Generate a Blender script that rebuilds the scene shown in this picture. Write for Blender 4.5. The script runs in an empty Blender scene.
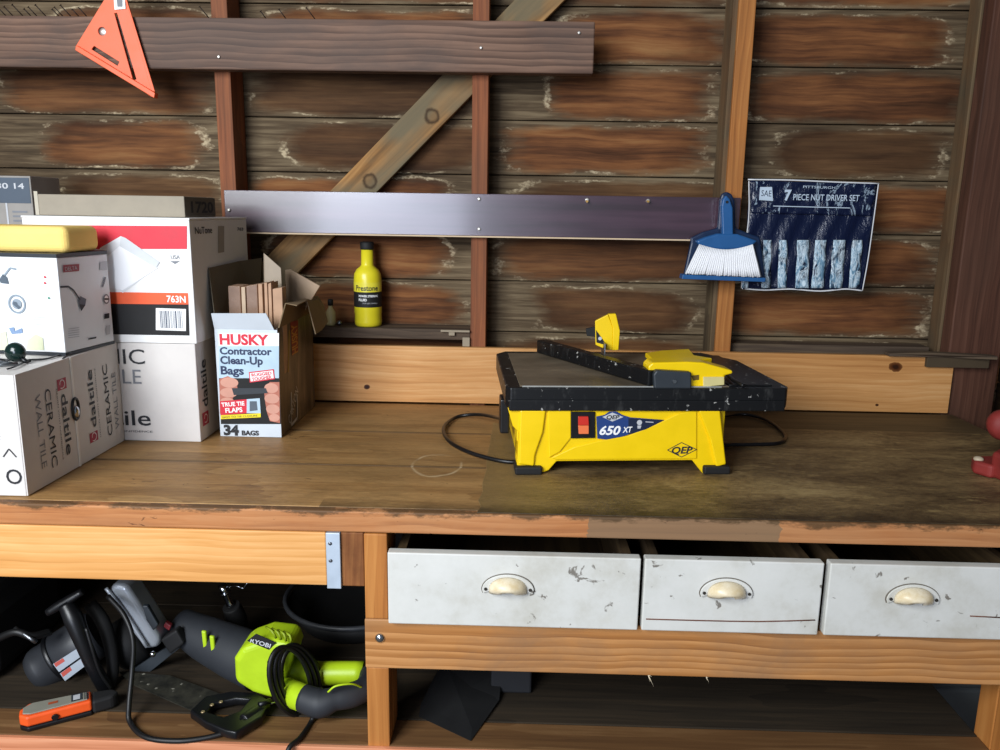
import bpy, bmesh, math, random
from mathutils import Vector, Matrix
random.seed(7)
S = bpy.context.scene
COL = S.collection
# ---------------------------------------------------------------- camera
CAM = Vector((0.0, -1.2034, 1.3768)); FPX = 792.5
YAW, PITCH, ROLL = .0216, .2026, .0157
FW = Vector((-math.sin(YAW)*math.cos(PITCH), math.cos(YAW)*math.cos(PITCH), -math.sin(PITCH)))
R0 = Vector((math.cos(YAW), math.sin(YAW), 0)); U0 = R0.cross(FW)
RI = R0*math.cos(ROLL) + U0*math.sin(ROLL); UP = U0*math.cos(ROLL) - R0*math.sin(ROLL)
cd = bpy.data.cameras.new('camera'); cam = bpy.data.objects.new('camera', cd); COL.objects.link(cam)
cd.sensor_width = 36; cd.lens = 36*FPX/1000; cd.clip_start = .02
m = Matrix((RI, UP, -FW)).transposed().to_4x4(); m.translation = CAM
cam.matrix_world = m; S.camera = cam
# ---------------------------------------------------------------- world, lights, exposure
w = bpy.data.worlds.new('world'); S.world = w; w.use_nodes = True
bg = w.node_tree.nodes['Background']; bg.inputs[0].default_value = (.80, .90, 1.0, 1); bg.inputs[1].default_value = .11
def area(name, loc, target, sx, sy, power, col):
    l = bpy.data.lights.new(name, 'AREA'); l.shape = 'RECTANGLE'; l.size = sx; l.size_y = sy; l.energy = power; l.color = col
    o = bpy.data.objects.new(name, l); COL.objects.link(o); o.location = loc
    o.rotation_euler = (Vector(target)-Vector(loc)).to_track_quat('-Z', 'Y').to_euler(); return o
area('open_door_daylight', (-1.45, -2.1, 2.2), (-.35, .35, .95), 1.3, 1.3, 70, (.93, .97, 1.0))
area('doorway_low_daylight', (-1.0, -3.6, 1.35), (-.4, .5, 1.1), 1.15, 1.5, 34, (.74, .81, 1.0))
S.view_settings.view_transform = 'Standard'; S.view_settings.look = 'None'
S.view_settings.gamma = 1; S.view_settings.use_curve_mapping = False; S.view_settings.exposure = .55

# ---------------------------------------------------------------- pixel rays onto known planes
def ray(px, py): return FW + RI*((px-500)/FPX) - UP*((py-375)/FPX)
def W(px, py, X=None, Y=None, Z=None):
    d = ray(px, py)
    if X is not None: t = (X-CAM.x)/d.x
    elif Y is not None: t = (Y-CAM.y)/d.y
    else: t = (Z-CAM.z)/d.z
    return CAM + d*t
def Wp(px, py, O, N):
    d = ray(px, py); return CAM + d*((Vector(O)-CAM).dot(N)/d.dot(N))

# ---------------------------------------------------------------- materials
def lin(h):
    h = h.lstrip('#'); c = [int(h[i:i+2], 16)/255 for i in (0, 2, 4)]
    return tuple(x/12.92 if x <= .04045 else ((x+.055)/1.055)**2.4 for x in c) + (1,)
class G:
    def __init__(s, name):
        s.m = bpy.data.materials.new(name); s.m.use_nodes = True; s.t = s.m.node_tree; s.n = s.t.nodes
        s.b = s.n['Principled BSDF']
    def put(s, sock, v):
        if isinstance(v, bpy.types.NodeSocket): s.t.links.new(v, sock)
        else: sock.default_value = v
    def math(s, op, a, b=None, c=None, clamp=False):
        n = s.n.new('ShaderNodeMath'); n.operation = op; n.use_clamp = clamp
        for i, v in enumerate((a, b, c)):
            if v is not None: s.put(n.inputs[i], v)
        return n.outputs[0]
    def pos(s): return s.n.new('ShaderNodeNewGeometry').outputs['Position']
    def objc(s): return s.n.new('ShaderNodeTexCoord').outputs['Object']
    def sep(s, v): n = s.n.new('ShaderNodeSeparateXYZ'); s.put(n.inputs[0], v); return n.outputs
    def comb(s, x, y, z):
        n = s.n.new('ShaderNodeCombineXYZ')
        for i, v in enumerate((x, y, z)): s.put(n.inputs[i], v)
        return n.outputs[0]
    def scale(s, v, sc, loc=(0, 0, 0)):
        n = s.n.new('ShaderNodeMapping'); s.put(n.inputs[0], v); n.inputs['Scale'].default_value = sc; n.inputs['Location'].default_value = loc; return n.outputs[0]
    def noise(s, v, sc=1, det=4, rough=.55, dist=0, col=False):
        n = s.n.new('ShaderNodeTexNoise'); s.put(n.inputs['Vector'], v); n.inputs['Scale'].default_value = sc
        n.inputs['Detail'].default_value = det; n.inputs['Roughness'].default_value = rough; n.inputs['Distortion'].default_value = dist
        return n.outputs[1 if col else 0]
    def white(s, v): n = s.n.new('ShaderNodeTexWhiteNoise'); s.put(n.inputs[0], v); return n.outputs
    def ramp(s, f, stops, interp='LINEAR'):
        n = s.n.new('ShaderNodeValToRGB'); s.put(n.inputs[0], f); cr = n.color_ramp; cr.interpolation = interp
        while len(cr.elements) < len(stops): cr.elements.new(.5)
        for e, (p, c) in zip(cr.elements, stops):
            e.position = p; e.color = lin(c) if isinstance(c, str) else (c, c, c, 1)
        return n.outputs[0]
    def mix(s, f, a, b, mode='MIX'):
        n = s.n.new('ShaderNodeMix'); n.data_type = 'RGBA'; n.blend_type = mode
        s.put(n.inputs[0], f)
        for sock, v in ((n.inputs[6], a), (n.inputs[7], b)):
            s.put(sock, lin(v) if isinstance(v, str) else v)
        return n.outputs[2]
    def bump(s, h, strength=.3, dist=.002):
        n = s.n.new('ShaderNodeBump'); s.put(n.inputs['Height'], h); n.inputs['Strength'].default_value = strength; n.inputs['Distance'].default_value = dist
        s.t.links.new(n.outputs[0], s.b.inputs['Normal'])
    def fin(s, col, rough=.6, metal=0, spec=None):
        s.put(s.b.inputs['Base Color'], lin(col) if isinstance(col, str) else col)
        s.put(s.b.inputs['Roughness'], rough); s.put(s.b.inputs['Metallic'], metal)
        if spec is not None: s.b.inputs['Specular IOR Level'].default_value = spec
        return s.m
_pl = {}
def plain(col, rough=.5, metal=0, var=.06, name=None, spec=None, sc=25):
    k = (col, rough, metal, var)
    if k in _pl: return _pl[k]
    g = G(name or 'paint_'+col.strip('#')); n = g.noise(g.objc(), sc, 4)
    c = g.mix(1, col, g.ramp(n, [(.25, 1-var*2.2), (.6, 1.0)]), 'MULTIPLY')
    r = g.math('ADD', g.math('MULTIPLY', n, .16), rough-.08)
    _pl[k] = g.fin(c, r, metal, spec); return _pl[k]
def wood(name, light, mid, dark, ax='X', rough=.6, knots=(), grain=1.0, stain=None, stainamt=.5, ring=.5, extra=None, stain_sc=3.0, scratch=False):
    g = G(name); p = g.pos(); i = 'XYZ'.index(ax)
    sc = [34, 34, 34]; sc[i] = 1.5
    warp = g.noise(p, 3, 2, col=True)
    pv = g.mix(.035, p, warp, 'ADD')
    for (kx, kz, kr) in knots:      # grain bends round each knot
        pass
    a = g.noise(g.scale(pv, [x*grain for x in sc]), 1, 5, .6, .6)
    sc2 = [150, 150, 150]; sc2[i] = 5
    f = g.noise(g.scale(p, sc2), 1, 3)
    wv = g.n.new('ShaderNodeTexWave'); wv.wave_type = 'BANDS'; wv.bands_direction = 'Z' if ax != 'Z' else 'X'; wv.wave_profile = 'SAW'
    sc3 = [34, 34, 34]; sc3[i] = 1.3
    g.put(wv.inputs['Vector'], g.scale(pv, sc3)); wv.inputs['Scale'].default_value = .6; wv.inputs['Distortion'].default_value = 7; wv.inputs['Detail'].default_value = 2; wv.inputs['Detail Scale'].default_value = .6
    v = g.math('ADD', g.math('MULTIPLY', a, .6), g.math('MULTIPLY', f, .3))
    v = g.math('ADD', v, g.math('MULTIPLY', wv.outputs[1], .22*ring))
    c = g.ramp(v, [(.28, dark), (.5, mid), (.72, light)])
    if stain:
        ss = [stain_sc*2]*3; ss[i] = stain_sc
        sn = g.ramp(g.noise(g.scale(p, ss), 1, 6, .65, .4), [(.42, 0.0), (.62, 1.0)])
        c = g.mix(g.math('MULTIPLY', sn, stainamt), c, stain)
    if extra: c = extra(g, p, c)
    for (kx, kz, kr) in knots:
        s_ = g.sep(p); dn = g.noise(p, 40, 3)
        dx = g.math('MULTIPLY', g.math('SUBTRACT', s_[0 if ax != 'Y' else 1], kx), .75); dz = g.math('SUBTRACT', s_[2], kz)
        d = g.math('SQRT', g.math('ADD', g.math('MULTIPLY', dx, dx), g.math('MULTIPLY', dz, dz)))
        d = g.math('ADD', g.math('DIVIDE', d, kr), g.math('MULTIPLY', g.math('SUBTRACT', dn, .5), .9))
        c = g.mix(g.ramp(d, [(.75, 1.0), (1.05, 0.75), (2.0, 0.0)]), c, '#5a3014')
        c = g.mix(g.ramp(d, [(.45, .9), (.7, 0.0)]), c, '#2a1408')
    g.bump(g.math('ADD', a, g.math('MULTIPLY', f, .6)), .25, .0015)
    return g.fin(c, rough, 0, .25)

# ---------------------------------------------------------------- mesh helpers
def bx(bm, x0, x1, y0, y1, z0, z1, mi=0):
    vs = [bm.verts.new(p) for p in ((x0,y0,z0),(x1,y0,z0),(x1,y1,z0),(x0,y1,z0),(x0,y0,z1),(x1,y0,z1),(x1,y1,z1),(x0,y1,z1))]
    for f in ((3,2,1,0),(4,5,6,7),(0,1,5,4),(1,2,6,5),(2,3,7,6),(3,0,4,7)):
        q = bm.faces.new([vs[i] for i in f]); q.material_index = mi
def prism(bm, pts, vec, mi=0):
    pts = [Vector(p) for p in pts]; vec = Vector(vec); n = len(pts)
    a = [bm.verts.new(p) for p in pts]; b = [bm.verts.new(p+vec) for p in pts]
    fs = [bm.faces.new(a), bm.faces.new(list(reversed(b)))]
    for i in range(n): fs.append(bm.faces.new([a[i], b[i], b[(i+1) % n], a[(i+1) % n]]))
    for f in fs: f.material_index = mi
def smooth_path(pts, sub=6, closed=False):
    pts = [Vector(p) for p in pts]; n = len(pts)
    if n < 3: return pts
    out = []
    rng = range(n if closed else n-1)
    for i in rng:
        p0 = pts[(i-1) % n] if closed or i else pts[0]*2-pts[1]
        p1 = pts[i]; p2 = pts[(i+1) % n]
        p3 = pts[(i+2) % n] if closed or i+2 < n else pts[-1]*2-pts[-2]
        for k in range(sub):
            t = k/sub
            out.append(.5*((2*p1)+(-p0+p2)*t+(2*p0-5*p1+4*p2-p3)*t*t+(-p0+3*p1-3*p2+p3)*t**3))
    if not closed: out.append(pts[-1])
    return out
def tube(bm, pts, r, seg=10, closed=False, mi=0, sub=6, flat=1.0):
    path = smooth_path(pts, sub, closed); n = len(path)
    rr = r if isinstance(r, (list, tuple)) else [r]
    T = []
    for i in range(n):
        a = path[(i-1) % n] if closed or i else path[i]; b = path[(i+1) % n] if closed or i < n-1 else path[i]
        T.append((b-a).normalized())
    N = T[0].orthogonal().normalized(); rings = []
    for i in range(n):
        N = (N - T[i]*N.dot(T[i])).normalized(); B = T[i].cross(N)
        t = i/(n-1)*(len(rr)-1); k = min(int(t), len(rr)-2) if len(rr) > 1 else 0
        ri = rr[0] if len(rr) == 1 else rr[k]*(1-(t-k))+rr[k+1]*(t-k)
        rings.append([bm.verts.new(path[i]+(N*math.cos(a)+B*math.sin(a)*flat)*ri) for a in [2*math.pi*j/seg for j in range(seg)]])
    m_ = n if closed else n-1
    for i in range(m_):
        A = rings[i]; Bq = rings[(i+1) % n]
        for j in range(seg):
            f = bm.faces.new([A[j], A[(j+1) % seg], Bq[(j+1) % seg], Bq[j]]); f.smooth = True; f.material_index = mi
    if not closed:
        bm.faces.new(list(reversed(rings[0]))).material_index = mi; bm.faces.new(rings[-1]).material_index = mi
def lathe(bm, prof, seg=28, origin=(0, 0, 0), axis='Z', mi=0, M=None):
    """prof: (r, h[, material]) from bottom to top"""
    O = Vector(origin); rings = []
    for p in prof:
        r, h = p[0], p[1]; ring = []
        for j in range(seg):
            a = 2*math.pi*j/seg; v = Vector((r*math.cos(a), r*math.sin(a), h))
            if M is not None: v = M @ v
            ring.append(bm.verts.new(O+v))
        rings.append(ring)
    for i in range(len(prof)-1):
        mm = prof[i][2] if len(prof[i]) > 2 else mi
        for j in range(seg):
            f = bm.faces.new([rings[i][j], rings[i][(j+1) % seg], rings[i+1][(j+1) % seg], rings[i+1][j]]); f.smooth = True; f.material_index = mm
    bm.faces.new(list(reversed(rings[0]))).material_index = mi
    bm.faces.new(rings[-1]).material_index = mi
def axm(d):      # matrix turning +Z to direction d
    return Vector(d).to_track_quat('Z', 'Y').to_matrix()
def ball(bm, c, r, sc=(1, 1, 1), M=None, mi=0, seg=16):
    res = bmesh.ops.create_uvsphere(bm, u_segments=seg, v_segments=seg//2+2, radius=r)
    for v in res['verts']:
        p = Vector((v.co.x*sc[0], v.co.y*sc[1], v.co.z*sc[2]))
        if M is not None: p = M @ p
        v.co = p + Vector(c)
        for f in v.link_faces: f.smooth = True; f.material_index = mi
def NB(): return bmesh.new()
def obj(name, bm, mats, parent=None, bevel=0, seg=2, weld=True, normals=True):
    if normals: bmesh.ops.recalc_face_normals(bm, faces=bm.faces[:])
    me = bpy.data.meshes.new(name); bm.to_mesh(me); bm.free()
    for q in (mats if isinstance(mats, (list, tuple)) else [mats]): me.materials.append(q)
    o = bpy.data.objects.new(name, me); COL.objects.link(o)
    if parent is not None:
        me.transform(MW[parent.name].inverted()); o.parent = parent
        MW[o.name] = MW[parent.name].copy()
    else: MW[o.name] = Matrix.Identity(4)
    if bevel:
        b = o.modifiers.new('bevel', 'BEVEL'); b.width = bevel; b.segments = seg; b.limit_method = 'ANGLE'; b.angle_limit = math.radians(35)
        b.harden_normals = False
    return o
MW = {}
def tag(o, label, cat=None, group=None):
    o['label'] = label
    if cat: o['category'] = cat
    if group: o['group'] = group
    return o
def thing(name, label, cat, loc=(0, 0, 0), rz=0, group=None):
    o = bpy.data.objects.new(name, None); COL.objects.link(o); o.location = loc; o.rotation_euler = (0, 0, rz)
    o.empty_display_size = .05
    MW[o.name] = Matrix.Translation(loc) @ Matrix.Rotation(rz, 4, 'Z')
    return tag(o, label, cat, group)
def solo(o, label, cat, group=None):   # single-mesh thing: put its origin at its base
    me = o.data; xs = [v.co for v in me.vertices]
    c = Vector(((min(v.x for v in xs)+max(v.x for v in xs))/2, (min(v.y for v in xs)+max(v.y for v in xs))/2, min(v.z for v in xs)))
    me.transform(Matrix.Translation(-c)); o.location = c; MW[o.name] = Matrix.Translation(c)
    return tag(o, label, cat, group)
def struct(name, bm, m, bevel=0, label=None):
    o = obj(name, bm, m, None, bevel); o['kind'] = 'structure'
    if label: o['label'] = label
    return o
def shape(px, Y=None, Z=None, X=None): return [W(a, b, X=X, Y=Y, Z=Z) for a, b in px]
def slab(bm, px, Y, th, mi=0): prism(bm, shape(px, Y=Y), (0, th, 0), mi)

class Frame:     # a flat face in the scene carrying print
    def __init__(s, O, U, V):
        s.O = Vector(O); s.U = Vector(U).normalized(); s.V = Vector(V).normalized(); s.N = s.U.cross(s.V)
        s.bm = NB(); s.mats = []; s.base = .0004
    def mi(s, m):
        if m not in s.mats: s.mats.append(m)
        return s.mats.index(m)
    def at(s, u, v, layer=0): return s.O+s.U*u+s.V*v+s.N*(s.base+layer*.0003)
    def uv(s, px, py):
        p = Wp(px, py, s.O, s.N)-s.O; return (p.dot(s.U), p.dot(s.V))
    def poly(s, pts, m, layer=0):
        f = s.bm.faces.new([s.bm.verts.new(s.at(u, v, layer)) for u, v in pts]); f.material_index = s.mi(m)
    def rect(s, u0, v0, u1, v1, m, layer=0): s.poly([(u0, v0), (u1, v0), (u1, v1), (u0, v1)], m, layer)
    def px(s, pts, m, layer=0): s.poly([s.uv(*p) for p in pts], m, layer)
    def disc(s, u, v, r, m, layer=0, k=20, ry=None): s.poly([(u+r*math.cos(2*math.pi*i/k), v+(ry or r)*math.sin(2*math.pi*i/k)) for i in range(k)], m, layer)
    def pdisc(s, px, py, rpx, m, layer=0, rpy=None):
        a = s.uv(px, py); b = s.uv(px+rpx, py); c = s.uv(px, py-(rpy or rpx)); s.disc(a[0], a[1], abs(b[0]-a[0]), m, layer, ry=abs(c[1]-a[1]))
    def ring(s, u, v, r, t, m, layer=0, k=24):
        for i in range(k):
            a, b = 2*math.pi*i/k, 2*math.pi*(i+1)/k
            s.poly([(u+r*math.cos(a), v+r*math.sin(a)), (u+r*math.cos(b), v+r*math.sin(b)), (u+(r-t)*math.cos(b), v+(r-t)*math.sin(b)), (u+(r-t)*math.cos(a), v+(r-t)*math.sin(a))], m, layer)
    def line(s, a, b, t, m, layer=0):
        a = Vector(a); b = Vector(b); d = (b-a).normalized(); n = Vector((-d.y, d.x))*t/2
        s.poly([tuple(a-n), tuple(b-n), tuple(b+n), tuple(a+n)], m, layer)
    def pline(s, pts, tpx, m, layer=0):
        q = [s.uv(*p) for p in pts]; t = (Vector(s.uv(pts[0][0]+tpx, pts[0][1]))-Vector(q[0])).length
        for a, b in zip(q, q[1:]): s.line(a, b, t, m, layer)
    def text(s, txt, A, B, h, m, layer=1, bold=0, shear=0, space=1):
        """baseline from A to B (u,v), cap height h; glyphs grow to the left side of A->B"""
        c = bpy.data.curves.new('t', 'FONT'); c.body = txt; c.size = 1; c.offset = bold; c.shear = shear; c.space_character = space; c.resolution_u = 3
        ob = bpy.data.objects.new('t', c); me = bpy.data.meshes.new_from_object(ob)
        if len(me.vertices):
            x0 = min(v.co.x for v in me.vertices); x1 = max(v.co.x for v in me.vertices)
            A = Vector(A); B = Vector(B); L = (B-A).length; d = (B-A)/L; n = Vector((-d.y, d.x)); k = L/max(x1-x0, 1e-6); hh = h/.70
            vs = []
            for v in me.vertices:
                q = A + d*((v.co.x-x0)*k) + n*(v.co.y*hh); vs.append(s.bm.verts.new(s.at(q.x, q.y, layer)))
            i = s.mi(m)
            for p in me.polygons:
                try: f = s.bm.faces.new([vs[j] for j in p.vertices]); f.material_index = i
                except ValueError: pass
        bpy.data.objects.remove(ob); bpy.data.curves.remove(c); bpy.data.meshes.remove(me)
    def ptext(s, txt, A, B, T, m, layer=1, **k):
        a, b, t = (Vector(s.uv(*q)) for q in (A, B, T)); d = (b-a).normalized(); n = Vector((-d.y, d.x))
        s.text(txt, a, b, abs((t-a).dot(n)), m, layer, **k)
    def build(s, name, parent, label=None):
        o = obj(name, s.bm, s.mats, parent, normals=False)
        if label: o['label'] = label
        return o
def barcode(fr, u0, v0, u1, v1, ink, layer=2, n=22):
    u = u0
    while u < u1:
        w_ = random.choice((.4, .8, 1.3))*(u1-u0)/n/1.6
        fr.rect(u, v0, min(u+w_, u1), v1, ink, layer); u += w_ + random.choice((.6, 1.0))*(u1-u0)/n/1.4

# ---------------------------------------------------------------- palette
BLK = plain('#0e0f12', .38, name='black_plastic'); BLKM = plain('#121213', .7, name='matt_black'); RUB = plain('#0f0f10', .5, name='black_rubber')
DGR = plain('#2e343a', .5, name='dark_grey_plastic'); WHT = plain('#eeeeec', .6, var=.02, name='white_card'); INK = plain('#23252a', .6, name='dark_ink')
GINK = plain('#7d8086', .6, name='grey_ink'); LINK = plain('#c2c4c8', .6, name='light_ink'); REDI = plain('#b02a44', .6, name='crimson_ink'); RED = plain('#d8263a', .55, name='red_ink')
ORG = plain('#ee5a24', .5, name='orange_ink'); YEL = plain('#f7cf05', .36, var=.03, name='yellow_plastic'); YELI = plain('#f2dc22', .6, name='yellow_ink')
CHR = plain('#c8ccd2', .18, 1, name='chrome'); STL = plain('#8b8f94', .38, 1, name='steel'); NAVY = plain('#1c2740', .4, name='navy_plastic'); WINK = plain('#f4f4f2', .55, var=.0, name='white_ink')
CARD = plain('#7f6a4e', .8, name='brown_card'); LIME = plain('#b9d921', .42, name='lime_plastic'); SLATE = plain('#2b2e33', .6, name='slate_rubber')
SKIN = plain('#d39a86', .6, name='printed_skin'); BLUI = plain('#243a72', .5, name='blue_ink')

# ================================================================ SETTING
XS = -.7085; PITCHX = .6096; YS = .7535; YW = YS+.089
def siding_mat():
    g = G('weathered_siding'); p = g.pos(); s_ = g.sep(p)
    wob = g.math('MULTIPLY', g.math('SUBTRACT', g.noise(g.scale(p, (5, 7, 13)), 1, 6, .68), .5), .75)
    zz = g.math('DIVIDE', g.math('SUBTRACT', s_[2], .148), .132); k = g.math('FLOOR', zz); v = g.math('FRACT', zz)
    xx = g.math('DIVIDE', g.math('SUBTRACT', s_[0], XS), PITCHX); b = g.math('FLOOR', xx); u = g.math('FRACT', xx)
    r = g.white(g.comb(b, k, 3.7)); rc = g.sep(r[1])
    c0 = g.math('ADD', g.math('MULTIPLY', rc[0], .22), .42)
    hw = g.math('ADD', g.math('MULTIPLY', rc[1], .16), .35)
    du = g.math('DIVIDE', g.math('ABSOLUTE', g.math('SUBTRACT', u, c0)), hw)
    dv = g.math('DIVIDE', g.math('ABSOLUTE', g.math('SUBTRACT', v, .47)), .47)
    du4 = g.math('POWER', du, 5); dv4 = g.math('POWER', dv, 5)
    val = g.math('ADD', g.math('POWER', g.math('ADD', du4, dv4), .2), wob)
    streak = g.noise(g.scale(p, (5, 20, 95)), 1, 5, .6, .5)
    big = g.noise(g.scale(p, (2.2, 4, 9)), 1, 4, .6)
    fig = g.noise(g.scale(g.mix(.03, p, g.noise(p, 4, 2, col=True), 'ADD'), (3.2, 10, 60)), 1, 6, .66, .25)
    outer = g.ramp(g.math('ADD', g.math('MULTIPLY', streak, .65), g.math('MULTIPLY', big, .4)), [(.32, '#292118'), (.5, '#554634'), (.70, '#85745a')])
    inner = g.ramp(g.math('ADD', g.math('MULTIPLY', fig, .7), g.math('MULTIPLY', big, .45)), [(.36, '#29170d'), (.50, '#603a23'), (.62, '#875632'), (.80, '#a67a4c')])
    inner2 = g.ramp(g.math('ADD', g.math('MULTIPLY', streak, .5), g.math('MULTIPLY', big, .5)), [(.32, '#2e1f14'), (.55, '#58402a'), (.75, '#846544')])
    inn = g.mix(g.ramp(rc[2], [(.25, .1), (.6, .85)]), inner2, inner)
    dark = g.mix(.5, inn, '#1f110b')
    edge = g.ramp(g.math('ADD', val, g.math('MULTIPLY', g.math('SUBTRACT', fig, .5), .5)), [(.5, 0.0), (.72, .85), (.93, .75)])
    edge = g.math('MULTIPLY', edge, g.ramp(g.noise(g.scale(p, (3, 3, 5), (4, 1, 8)), 1, 3), [(.42, .1), (.58, 1.0)]))
    inn = g.mix(edge, inn, dark)
    col = g.mix(g.ramp(val, [(.74, 0.0), (.90, .6), (.99, 1.0)]), inn, outer)
    crust = g.ramp(val, [(.885, 0.0), (.915, 1.0), (.955, 1.0), (.99, 0.0)])
    cg = g.ramp(g.noise(g.scale(p, (6, 6, 12), (2, 9, 3)), 1, 6, .7), [(.50, 0.0), (.60, 1.0)])
    cg = g.math('MULTIPLY', cg, g.ramp(g.noise(g.scale(p, (90, 90, 130)), 1, 3), [(.4, .25), (.55, 1.0)]))
    col = g.mix(g.math('MULTIPLY', g.math('MULTIPLY', crust, cg), .8), col, '#c9b796')
    g.bump(g.math('ADD', streak, g.math('MULTIPLY', crust, cg)), .5, .003)
    return g.fin(col, .8, 0, .18)
SID = siding_mat()
bm = NB(); z = .148
k = 0
while z < 2.38:
    dy = ((k*37) % 5)*.0008
    bx(bm, -3.4, 1.28, YW+dy, YW+.019+dy, z+.0012, z+.132-.0012); z += .132; k += 1
bx(bm, -3.4, 1.28, YW+.022, YW+.035, 0, 2.4)
bx(bm, -3.4, 1.28, YW, YW+.02, 0, .148)
struct('wall_back', bm, SID, .002, 'weathered brown horizontal board siding of the back wall')
STUDR = wood('red_stud_wood', '#a8683f', '#885033', '#583422', 'Z', .7, stain='#6d4a35', stainamt=.4)
STUDO = wood('orange_stud_wood', '#c98a4c', '#ac6e38', '#7d4a24', 'Z', .65, stain='#96683c', stainamt=.35)
STUDG = wood('grey_old_wood', '#7c6c50', '#5c4e3b', '#3c3226', 'Z', .8, stain='#7d5633', stainamt=.4)
def stud(n, x, m_, ztop=2.4, half=.01905, z0=.04, dx=0):
    bm = NB(); bx(bm, x-half, x+half, YS, YW-.001, z0, ztop); return struct('trim_%d' % n, bm, m_, .0015)
stud(1, XS-PITCHX-.05, STUDR)['label'] = 'hidden left wall stud behind the cartons'
stud(2, XS, STUDR)['label'] = 'reddish wall stud left of the diagonal brace'
stud(3, XS+PITCHX, STUDR)['label'] = 'reddish wall stud in the middle of the wall'
stud(4, XS+2*PITCHX, STUDO)['label'] = 'light orange wall stud behind the blue hand broom'
bm = NB(); bx(bm, .487-.006, .487+.010, YS+.012, YW-.001, .04, 2.4)
struct('trim_5', bm, STUDG, .001, 'old grey stud sistered to the orange stud')
# corner post and the right wall
POST = wood('corner_post_wood', '#6f4c3c', '#553629', '#2e1c15', 'Z', .7, stain='#50382c', stainamt=.5)
bm = NB(); bx(bm, 1.064, 1.19, YS-.004, YW-.001, .04, 2.4); struct('trim_6', bm, POST, .003, 'wide dark reddish corner post at the right')
bm = NB(); bx(bm, 1.056, 1.0635, YS+.035, YW-.001, .04, 2.4); struct('trim_7', bm, STUDG, .002, 'narrow grey strip beside the corner post')
bm = NB(); zz = .04
while zz < 2.39: bx(bm, 1.25, 1.27, -.9, YW+.035, zz+.001, min(zz+.131, 2.4)); zz += .132
struct('wall_right', bm, wood('right_wall_boards', '#4e3823', '#382717', '#1e150d', 'Y', .8), .002, 'dark boards of the right wall')
bm = NB(); bx(bm, 1.192, 1.249, YS-.115, YS-.075, .04, 2.4); struct('trim_8', bm, wood('right_stud_wood', '#6b4a2c', '#4f341c', '#2b1a0e', 'Z', .7), .003, 'brown stud on the right wall')
# diagonal let-in brace behind the studs
BR = wood('brace_wood', '#a1783f', '#75562f', '#4a3823', 'X', .7, knots=(), stain='#5d5746', stainamt=.7, ring=1)
def brace_mat():
    g = G('brace_grain'); p = g.pos(); n = g.n.new('ShaderNodeMapping'); g.put(n.inputs[0], p); n.inputs['Rotation'].default_value = (0, math.radians(42), 0)
    q = n.outputs[0]; a = g.noise(g.scale(q, (2, 20, 30)), 1, 5, .6, 1.2); b_ = g.noise(g.scale(q, (3, 3, 7)), 1, 4)
    c = g.ramp(a, [(.3, '#5a3f24'), (.5, '#946a3c'), (.7, '#b98a54')])
    c = g.mix(g.ramp(b_, [(.42, 0.0), (.6, .85)]), c, '#6e6650'); g.bump(a, .3); 
    for kx, kz in ((W(432, 116, Y=.8).x, W(432, 116, Y=.8).z), (W(370, 181, Y=.8).x, W(370, 181, Y=.8).z)):
        s_ = g.sep(p); dx = g.math('SUBTRACT', s_[0], kx); dz = g.math('SUBTRACT', s_[2], kz)
        d = g.math('SQRT', g.math('ADD', g.math('MULTIPLY', dx, dx), g.math('MULTIPLY', dz, dz)))
        d = g.math('ADD', d, g.math('MULTIPLY', g.math('SUBTRACT', g.noise(p, 50, 2), .5), .012))
        c = g.mix(g.ramp(g.math('MULTIPLY', d, 40), [(.35, .2), (.62, .9), (.85, 0.0)]), c, '#33200f')
    return g.fin(c, .7, 0, .2)
bm = NB()
A_ = W(560, 0, Y=.80); B_ = W(520, 0, Y=.80)
d_ = (W(470, 80, Y=.80)-W(290, 265, Y=.80)).normalized(); perp = Vector((-d_.z, 0, d_.x)) * -.082
top = W(445, 72, Y=.80); 
P0 = top - d_*1.15; P1 = top + d_*.75
prism(bm, [P0+perp*0, P1, P1-perp*-1, P0+perp], (0, .02, 0))
struct('trim_9', bm, brace_mat(), .002, 'diagonal brace board between the studs')
# ledge (blocking) the yellow bottle stands on
LEDG = wood('ledge_wood', '#75644e', '#54463a', '#332a22', 'X', .8)
bm = NB(); bx(bm, XS+.0195, XS+PITCHX-.0195, YS, YW-.001, 1.062, 1.088)
struct('trim_10', bm, LEDG, .002, 'rough wooden ledge nailed between the studs under the yellow bottle')
bm = NB(); bx(bm, .5305, 1.0335, YS+.03, YW-.001, 1.03, 1.062); struct('trim_11', bm, LEDG, .002, 'dark blocking between the right studs')
FLO = G('concrete_floor'); n_ = FLO.noise(FLO.pos(), 6, 8); FLO.bump(n_, .3); FLOM = FLO.fin(FLO.ramp(n_, [(.3, '#3b3833'), (.7, '#6b665e')]), .85)
bm = NB(); bx(bm, -3.4, 1.28, -3, YW+.035, -.05, 0); struct('floor', bm, FLOM)
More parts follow.
